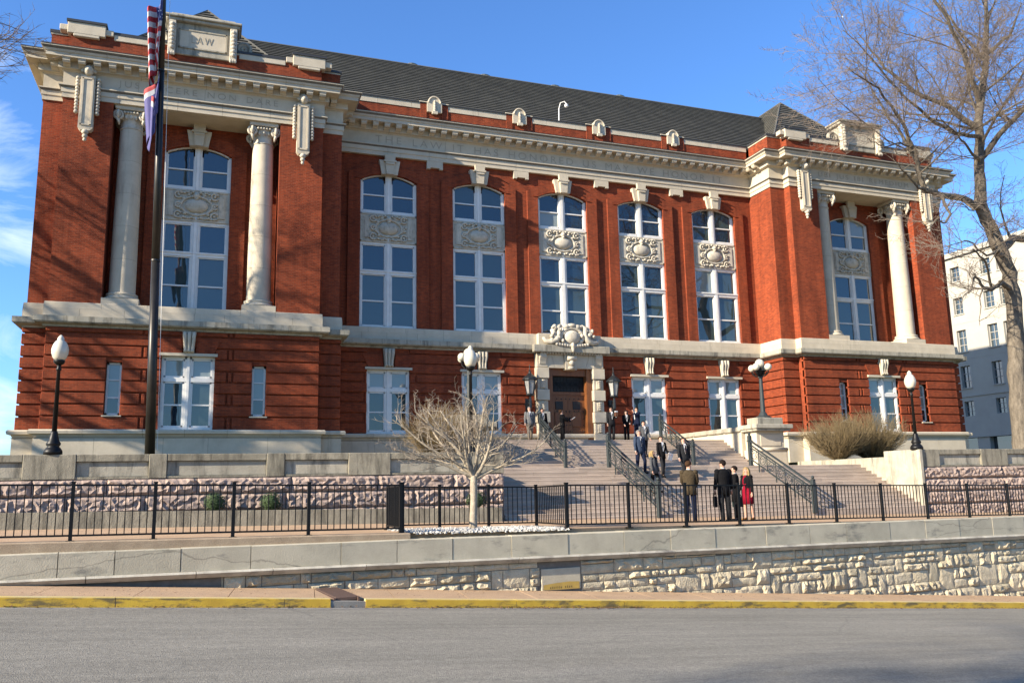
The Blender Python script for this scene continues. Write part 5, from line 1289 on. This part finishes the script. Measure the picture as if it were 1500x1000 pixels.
# twiggy shrubs
def shrub(loc, w, h, label, m, seed, group=None, n=520):
    rng = random.Random(seed); T = MB(); B = MB()
    for i in range(n):
        a = rng.uniform(0, 6.283); lean = rng.uniform(0, 1)**.6; d = V(math.cos(a)*lean*1.35, math.sin(a)*lean*1.35, 1.05-.45*lean).normalized()
        p = V(math.cos(a)*.18*lean, math.sin(a)*.18*lean, 0); L = h*rng.uniform(.7, 1.12)*(1 if lean < .7 else w/h*.62)
        q, _ = wander(p, d, L, 5, rng, .1, .13); r = rng.uniform(.008, .014)
        (B if i % 6 == 0 else T).tube(q, [r*(1.5 if i % 6 == 0 else 1), r, r*.8, r*.6, r*.5, r*.35], 3, cap=False)
        for j in range(9):
            k = rng.randint(1, 4); s0 = q[k].lerp(q[k+1], rng.random()); dd = side_dir((q[k+1]-q[k]).normalized(), R(32), rng); dd.z = abs(dd.z)
            e, _ = wander(s0, dd, rng.uniform(.2, .55), 2, rng, .12, .2); T.tube(e, [.006, .005, .003], 3, cap=False)
    t = thing('shrub', label, 'shrub', loc, group=group); B.build('stems', m, t, smooth=True); c = T.build('twigs', m, t, smooth=True); c['kind'] = 'stuff'
shrub((9.75, -10.3, 3.88), 3.3, 2.1, 'dense leafless olive shrub beside the sunlit stair pedestal', 'twig_olive', 3)
shrub((12.0, -10.1, 3.88), 3.3, 2.25, 'dense leafless olive shrub next to the lamp post at the balustrade end', 'twig_olive', 4)
shrub((-10.1, -10.3, 3.88), 3.6, 2.3, 'leafless brown shrub behind the small pale tree', 'twig_brown', 5)
def box_ball(X, Y, r, label, seed):
    rng = random.Random(seed); z = walk_z(X, -16.9)+.4; T = MB()
    for i in range(1100):
        d = V(rng.gauss(0, 1), rng.gauss(0, 1), rng.gauss(0, 1)).normalized(); rad = r*(rng.uniform(.55, 1.06) if rng.random() < .5 else rng.uniform(.88, 1.04)); p = d*rad; p.z = p.z*.95+r*.8; s_ = rng.uniform(.018, .035); t1 = side_dir(d, R(75), rng)*s_; t2 = d.cross(t1).normalized()*s_*.6
        if p.z > 0: T.add([p-t1, p+t2, p+t1, p-t2], [(0, 1, 2, 3)])
    t = thing('box_shrub', label, 'shrub', (X, Y, z)); MB().ball((0, 0, r*.8), r*.7).build('branches', 'evergreen', t); c = T.build('leaves', 'evergreen', t); c['kind'] = 'stuff'
box_ball(-19.0, -16.2, .34, 'round clipped evergreen ball below the balustrade, first one right of the flagpole', 1)
box_ball(-17.35, -16.2, .34, 'round clipped evergreen ball below the balustrade, second one right of the flagpole', 2)
box_ball(-10.65, -16.2, .36, 'round clipped evergreen ball behind the trunk of the small pale tree', 3)
# ------------------------------------------------------------------ people
def stair_z(X, Y):
    if Y > -1.1 and abs(X) < 2.3: return 5.36
    if Y > -4.4: return 5.2
    if Y > -4.4-.29*NU: return 5.2-.155*math.floor((-4.4-Y)/.29)
    if Y > -11.8: return 3.65
    if Y > -11.8-.31*NL: return 3.65-.1515*math.floor((-11.8-Y)/.31)
    return walk_z(X, Y)
def rings(mb, rs, n=14):
    v = []; f = []
    for z, rx, ry, oy, ox in rs:
        for i in range(n): a = 2*math.pi*i/n; v.append((ox+rx*math.cos(a), oy+ry*math.sin(a), z))
    for k in range(len(rs)-1):
        for i in range(n): f.append((k*n+i, k*n+(i+1) % n, (k+1)*n+(i+1) % n, (k+1)*n+i))
    f.append(tuple(range(n-1, -1, -1))); f.append(tuple((len(rs)-1)*n+i for i in range(n)))
    return mb.add(v, f)
def person(label, X, Y, head, H=1.76, arms=((5, 8, 12, 0), (5, 8, 12, 0)), legs=((4, 6), (-6, 4)), jacket='cloth_navy', pants='cloth_navy', shirt='cloth_white', tie=None, hair='hair_dark', hairlen=0, shoes='shoe_black', female=False, dress=None, hyaw=0., hpitch=0., hem=.80, z=None, bare_legs=False, sunglasses=False):
    fx = .88 if female else 1.
    t = thing('person', label, 'person', (X, Y, stair_z(X, Y) if z is None else z), R(head)); sc = H/1.75; t.scale = (sc,)*3
    t['group'] = 'people on the courthouse steps'
    S = {}
    for sd, (hf, kf) in zip((-1, 1), legs):
        a = R(hf); b = R(hf-kf); hip = V(sd*.095*fx, 0, .92); kn = hip+V(sd*.012, -math.sin(a)*.43, -math.cos(a)*.43); an = kn+V(0, -math.sin(b)*.42, -math.cos(b)*.42); S[sd] = [hip, kn, an]
    low = min(S[-1][2].z, S[1][2].z); dz = .075-low
    up = V(0, 0, dz)
    for sd in S: S[sd] = [p+up for p in S[sd]]
    A = {}
    for sd, (f, ab, el, inn) in zip((-1, 1), arms):
        sh = V(sd*.185*fx, .005, 1.435)+up; d = V(sd*math.sin(R(ab)), -math.sin(R(f))*math.cos(R(ab)), -math.cos(R(f))*math.cos(R(ab))); e = sh+d*.285
        g = V(sd*math.sin(R(ab))*.6-sd*math.sin(R(inn)), -math.sin(R(f+el)), -math.cos(R(f+el))).normalized(); w = e+g*.25; A[sd] = [sh, e, w, g]
    HM = Matrix.Translation(V(0, 0, 1.5)+up) @ Matrix.Rotation(R(hyaw), 4, 'Z') @ Matrix.Rotation(R(-hpitch), 4, 'X')
    hp = lambda x, y, zz: HM @ V(x, y, zz-1.5)
    # body: one continuous skinned figure
    vs_, es, rad = [], [], []
    def add(p, r, par=None):
        vs_.append(tuple(p)); rad.append(r if isinstance(r, tuple) else (r, r))
        if par is not None: es.append((par, len(vs_)-1))
        return len(vs_)-1
    pel = add(V(0, 0, .97)+up, (.13*fx, .1)); ab_ = add(V(0, 0, 1.12)+up, (.12*fx, .09), pel); ch = add(V(0, 0, 1.33)+up, (.15*fx, .1), ab_); nk = add(V(0, .005, 1.46)+up, .056, ch)
    jw = add(hp(0, -.012, 1.565), (.066, .072), nk); hc = add(hp(0, 0, 1.645), (.08, .095), jw); add(hp(0, .005, 1.705), (.066, .078), hc)
    add(hp(0, -.108, 1.625), .012, hc)
    for sd in (-1, 1): add(hp(sd*.088, .01, 1.63), .014, hc)
    for sd in (-1, 1):
        h_, k_, a_ = S[sd]; i = add(h_, .082*fx, pel); i = add(h_.lerp(k_, .5), .072*fx, i); i = add(k_, .052, i); i = add(k_.lerp(a_, .4), .05, i); i = add(a_, .034, i); add(a_+V(sd*.015, -.13, -.045), .03, i)
        s_, e_, w_, g_ = A[sd]; i = add(s_, .05*fx, ch); i = add(e_, .038, i); i = add(w_, .026, i)
        pm = add(w_+g_*.07, (.034, .02), i); sidev = V(1, 0, 0) if abs(g_.x) < .6 else V(0, 1, 0); lat = (sidev-g_*sidev.dot(g_)).normalized(); nrm = g_.cross(lat)
        for q, ln in ((-1.5, .06), (-.5, .075), (.5, .07), (1.5, .052)):
            b0 = w_+g_*.1+lat*q*.018; j = add(b0, .009, pm); j = add(b0+g_*ln*.55+nrm*.012, .0085, j); add(b0+g_*ln+nrm*.03, .007, j)
        j = add(w_+g_*.05-lat*sd*.038, .01, pm); add(w_+g_*.1-lat*sd*.05+nrm*.015, .0085, j)
    me = bpy.data.meshes.new('body'); me.from_pydata(vs_, es, []); me.materials.append(MAT['skin']); o = link('body', me, t)
    sk = o.modifiers.new('skin', 'SKIN'); sk.use_smooth_shade = True
    for i, dta in enumerate(me.skin_vertices[0].data): dta.radius = rad[i]; dta.use_root = (i == 0)
    o.modifiers.new('sub', 'SUBSURF').levels = 1; o.modifiers['sub'].render_levels = 1
    # face
    for sd in (-1, 1): MB().ball(hp(sd*.032, -.088, 1.648), .013, .01, .008, 6, 4).build('eye', 'eye_dark', o)
    MB().ball(hp(0, -.092, 1.578), .024, .01, .006, 6, 4).build('mouth', 'lip', o)
    if sunglasses: MB().ball(hp(-.034, -.095, 1.65), .03, .012, .02, 8, 4).ball(hp(.034, -.095, 1.65), .03, .012, .02, 8, 4).build('sunglasses', 'eye_dark', t)
    # hair
    hb = MB(); n, m = 14, 10; vv = []; ff = []
    for k in range(m+1):
        th = math.pi*k/m
        for i in range(n):
            a = 2*math.pi*i/n; vv.append((.093*math.sin(th)*math.cos(a), .008+.106*math.sin(th)*math.sin(a), .015+.1*math.cos(th)))
    for k in range(m):
        for i in range(n):
            q = (k*n+i, k*n+(i+1) % n, (k+1)*n+(i+1) % n, (k+1)*n+i); c = [sum(vv[w][d] for w in q)/4 for d in range(3)]
            if c[2] < -.055 or (c[1] < -.035 and c[2] < .052) or (c[1] < .015 and c[2] < -.01): continue
            ff.append(q[::-1])
    hb.add([hp(a, b, 1.645+c) for a, b, c in vv], ff)
    if hairlen: rings(hb, []) if False else hb.tube([hp(0, .06, 1.70), hp(0, .1, 1.6), hp(0, .1, 1.5), hp(0, .09, 1.62-hairlen)], [.075, .085, .09, .06], 10)
    if hairlen:
        for sd in (-1, 1): hb.tube([hp(sd*.07, -.01, 1.70), hp(sd*.095, .0, 1.6), hp(sd*.1, .0, 1.5), hp(sd*.09, -.01, 1.64-hairlen)], [.03, .035, .04, .025], 6)
    hb.build('hair', hair, t, smooth=True)
    # clothes
    if dress:
        rings(MB(), [(.52+dz, .19, .15, 0, 0), (.75+dz, .2, .16, 0, 0), (.95+dz, .19, .145, 0, 0), (1.1+dz, .15, .115, 0, 0), (1.3+dz, .175, .13, 0, 0), (1.42+dz, .15, .1, 0, 0), (1.46+dz, .07, .06, 0, 0)]).build('dress', dress, t, smooth=True)
    else:
        tr = MB(); rings(tr, [(.86+dz, .165*fx, .115, 0, 0), (.95+dz, .165*fx, .125, 0, 0), (1.06+dz, .145*fx, .105, 0, 0)])
        for sd in (-1, 1):
            h_, k_, a_ = S[sd]; tr.tube([h_+V(0, 0, .03), h_.lerp(k_, .5), k_, k_.lerp(a_, .5), a_+V(0, 0, -.035)], [.1*fx, .09*fx, .072, .066, .062], 10)
        tr.build('trousers', pants, t, smooth=True)
    jk = MB()
    e = 1.04 if dress else 1.
    rings(jk, [(hem+dz, .2*fx*e, .145, .0, 0), (.95+dz, .19*fx*e, .14, 0, 0), (1.09+dz, .168*fx*e, .122, 0, 0), (1.22+dz, .192*fx, .135, -.002, 0), (1.34+dz, .21*fx, .135, 0, 0), (1.42+dz, .195*fx, .112, .005, 0), (1.465+dz, .125*fx, .085, .008, 0), (1.5+dz, .068, .064, .008, 0)], 16)
    for sd in (-1, 1):
        s_, e_, w_, g_ = A[sd]; jk.ball(s_+V(0, 0, -.01), .083*fx, .083, .07, 10, 6)
        jk.tube([s_+V(-sd*.03, 0, .01), s_.lerp(e_, .35), e_, e_.lerp(w_, .5), w_], [.082*fx, .072*fx, .06*fx, .053, .046], 10)
    jk.build('jacket', jacket, t, smooth=True)
    if dress:          # open jacket: the dress shows down the front
        MB().add([(-.07, -.15, .83+dz), (.07, -.15, .83+dz), (.075, -.148, 1.0+dz), (.06, -.14, 1.12+dz), (.07, -.15, 1.3+dz), (.05, -.09, 1.46+dz), (-.05, -.09, 1.46+dz), (-.07, -.15, 1.3+dz), (-.06, -.14, 1.12+dz), (-.075, -.148, 1.0+dz)], [tuple(range(10))]).build('dress_front', dress, t)
    if shirt:
        zf_ = lambda zz: -.137 if zz < 1.35+dz else -.137+(zz-1.35-dz)*.5
        MB().add([(-.012, -.14, 1.1+dz), (.012, -.14, 1.1+dz), (.05, -.147, 1.3+dz), (.06, -.1, 1.455+dz), (.045, -.072, 1.5+dz), (-.045, -.072, 1.5+dz), (-.06, -.1, 1.455+dz), (-.05, -.147, 1.3+dz)], [tuple(range(8))]).tube([(0, .008, 1.475+dz), (0, .004, 1.515+dz)], .069, 12, False).build('shirt', shirt, t)
        if tie: MB().add([(-.015, -.152, 1.12+dz), (.015, -.152, 1.12+dz), (.022, -.158, 1.3+dz), (.012, -.115, 1.455+dz), (-.012, -.115, 1.455+dz), (-.022, -.158, 1.3+dz)], [tuple(range(6))]).build('tie', tie, t)
        for sd in (-1, 1): MB().tube([A[sd][2]-A[sd][3]*.01, A[sd][2]+A[sd][3]*.018], .036, 8).build('cuff', shirt, t)
    for sd in (-1, 1):
        a_ = S[sd][2]; z0 = a_.z-.075
        MB().tube([a_+V(0, .06, -.045), a_+V(0, .02, -.03), a_+V(sd*.01, -.08, -.045), a_+V(sd*.018, -.17, -.055), a_+V(sd*.02, -.2, -.06)], [.028, .046, .045, .038, .015], 8, sq=1.).build('shoe', shoes, t, smooth=True)
    return t, A, dz, sc
def hand_of(pr, sd):
    t, A, dz, sc = pr; p = A[sd][2]+A[sd][3]*.1; return Vector(t.location)+(Matrix.Rotation(t.rotation_euler.z, 3, 'Z') @ (p*sc))
walk = ((22, 8), (-14, 12)); walk2 = ((-12, 10), (20, 10)); down = ((26, 30), (-6, 6)); down2 = ((-4, 6), (24, 28))
person('grey-haired man in a pale grey jacket and tan trousers at the stair head', -3.92, -3.9, -8, 1.78, ((4, 10, 20, 0), (-8, 8, 15, 0)), walk, 'cloth_lightgray', 'cloth_tan', tie='tie_blue', hair='hair_gray', hpitch=14)
person('man in a dark suit with pale shirt beside the man in pale grey', -3.0, -3.35, 4, 1.75, ((6, 8, 15, 0), (2, 8, 12, 0)), walk2, 'cloth_black', 'cloth_charcoal', hair='hair_dark', hpitch=5)
p3 = person('man in a black suit reading white papers before the wooden door', -1.39, -2.2, 82, 1.76, ((30, 6, 62, 18), (32, 6, 62, 18)), ((3, 3), (-3, 3)), 'cloth_black', 'cloth_black', hair='hair_brown', hpitch=22)
p4 = person('man in a black suit and sunglasses holding a brown bag to his side', .89, -3.5, -6, 1.82, ((2, 6, 8, 0), (22, 10, 78, 26)), ((2, 2), (-2, 2)), 'cloth_charcoal', 'cloth_charcoal', hair='hair_dark', sunglasses=True)
person('woman in black with long dark hair and white blouse in front of the shaded brick', 1.88, -3.3, -10, 1.66, ((8, 8, 25, 12), (10, 8, 40, 20)), ((2, 2), (-2, 2)), 'cloth_black', 'cloth_black', hair='hair_dark', hairlen=.42, female=True)
p6 = person('man in a navy suit raising a hand to his mouth by the ground-floor window', 2.42, -3.5, -78, 1.82, ((4, 6, 10, 0), (48, 10, 95, 15)), ((2, 2), (-3, 3)), 'cloth_navy', 'cloth_navy', hair='hair_dark')
person('man in a grey jacket coming down behind the man in blue', 1.3, -6.25, -4, 1.8, ((4, 8, 15, 0), (8, 8, 15, 0)), down, 'cloth_gray', 'cloth_charcoal', hair='hair_dark', hpitch=10)
person('man in a blue suit with dark tie walking down beside the iron railing', -2.44, -12.65, 6, 1.82, ((4, 10, 15, 0), (-6, 9, 15, 0)), down2, 'cloth_blue', 'cloth_navy', tie='tie_blue', hair='hair_gray', hpitch=12, hyaw=12)
p9 = person('woman in a black blazer and white blouse carrying papers down the stairs', -1.62, -13.0, 2, 1.7, ((4, 8, 15, 0), (10, 8, 45, 5)), down, 'cloth_black', 'cloth_charcoal', hair='hair_brown', female=True, hpitch=16)
person('blonde woman in a grey jacket and black top low on the stairs', -2.72, -14.25, 25, 1.66, ((4, 8, 12, 0), (4, 8, 12, 0)), down2, 'cloth_gray', 'cloth_black', shirt='cloth_black', hair='hair_blond', hairlen=.38, female=True, hyaw=20, hpitch=10)
person('man in a dark suit with a dark red tie stepping down in full sun', -.68, -13.2, -8, 1.82, ((8, 12, 18, 0), (-10, 8, 12, 0)), walk, 'cloth_charcoal', 'cloth_charcoal', tie='tie_dark', hair='hair_dark', hpitch=18)
person('man in a brown jacket, dark trousers and tan shoes seen from behind', -5.85, -21.9, 142, 1.78, ((14, 6, 40, 20), (14, 6, 40, 20)), ((3, 3), (-5, 5)), 'cloth_brown', 'cloth_navy', hair='hair_brown', shoes='shoe_tan', hem=.78, hyaw=-30)
p13 = person('tall man in a black suit seen from behind with a briefcase', -4.54, -21.7, 172, 1.83, ((2, 9, 8, 0), (2, 9, 8, 0)), ((2, 2), (-3, 3)), 'cloth_black', 'cloth_charcoal', hair='hair_dark', hyaw=28, hem=.76)
person('dark-haired person in black half hidden behind the tall man with the briefcase', -3.72, -21.1, -120, 1.68, ((6, 6, 40, 20), (6, 6, 40, 20)), ((2, 2), (-2, 2)), 'cloth_black', 'cloth_black', hair='hair_dark', female=True, hem=.6)
p15 = person('blonde woman in a red dress under a black jacket, carrying a dark tote', -2.72, -20.3, -72, 1.68, ((8, 8, 25, 0), (2, 8, 10, 0)), ((6, 6), (-6, 4)), 'cloth_black', 'cloth_red', shirt=None, hair='hair_blond', hairlen=.3, female=True, dress='cloth_red', hem=.84, shoes='shoe_tan')
# things held
h = hand_of(p3, 1); o = MB().box(-.14, .14, -.2, .0, -.004, .004).build('papers', 'cloth_white'); o.location = h+V(.1, .02, .03); o.rotation_euler = (R(-35), 0, R(82)); tag(o, 'white sheets of paper held open by the man in black before the door', 'papers')
h = hand_of(p4, 1); t = thing('paper_bag', 'small brown bag with white top held by the man in sunglasses', 'bag', h+V(-.02, -.03, -.02)); MB().cbox(-.1, .1, -.06, .06, 0, .22, .03).build('sack', 'bag_brown', t); MB().cbox(-.085, .085, -.05, .05, .22, .3, .02).build('top', 'cloth_white', t)
h = hand_of(p9, 1); o = MB().box(-.11, .11, -.006, .006, -.22, .08).build('folder', 'cloth_white'); o.location = h+V(.02, -.03, -.02); o.rotation_euler = (0, R(20), R(10)); tag(o, 'white folder carried by the woman in the black blazer', 'folder')
def bag(name, label, h, w, d, ht, m, rz):
    t = thing(name, label, 'bag', h-V(0, 0, ht+.1), rz); MB().cbox(-w/2, w/2, -d/2, d/2, 0, ht, .025).build('body', m, t)
    for e in (-1, 1): MB().ring((0, e*d*.3, ht), .1, .012, 10, 5, 'xz', 0, math.pi).build('handle', m, t)
bag('briefcase', 'black briefcase held low by the tall man in the black suit', hand_of(p13, 1), .42, .12, .32, 'cloth_black', R(60))
bag('tote_bag', 'dark teal tote bag hanging from the hand of the woman in red', hand_of(p15, -1), .46, .16, .32, 'bag_teal', R(15))
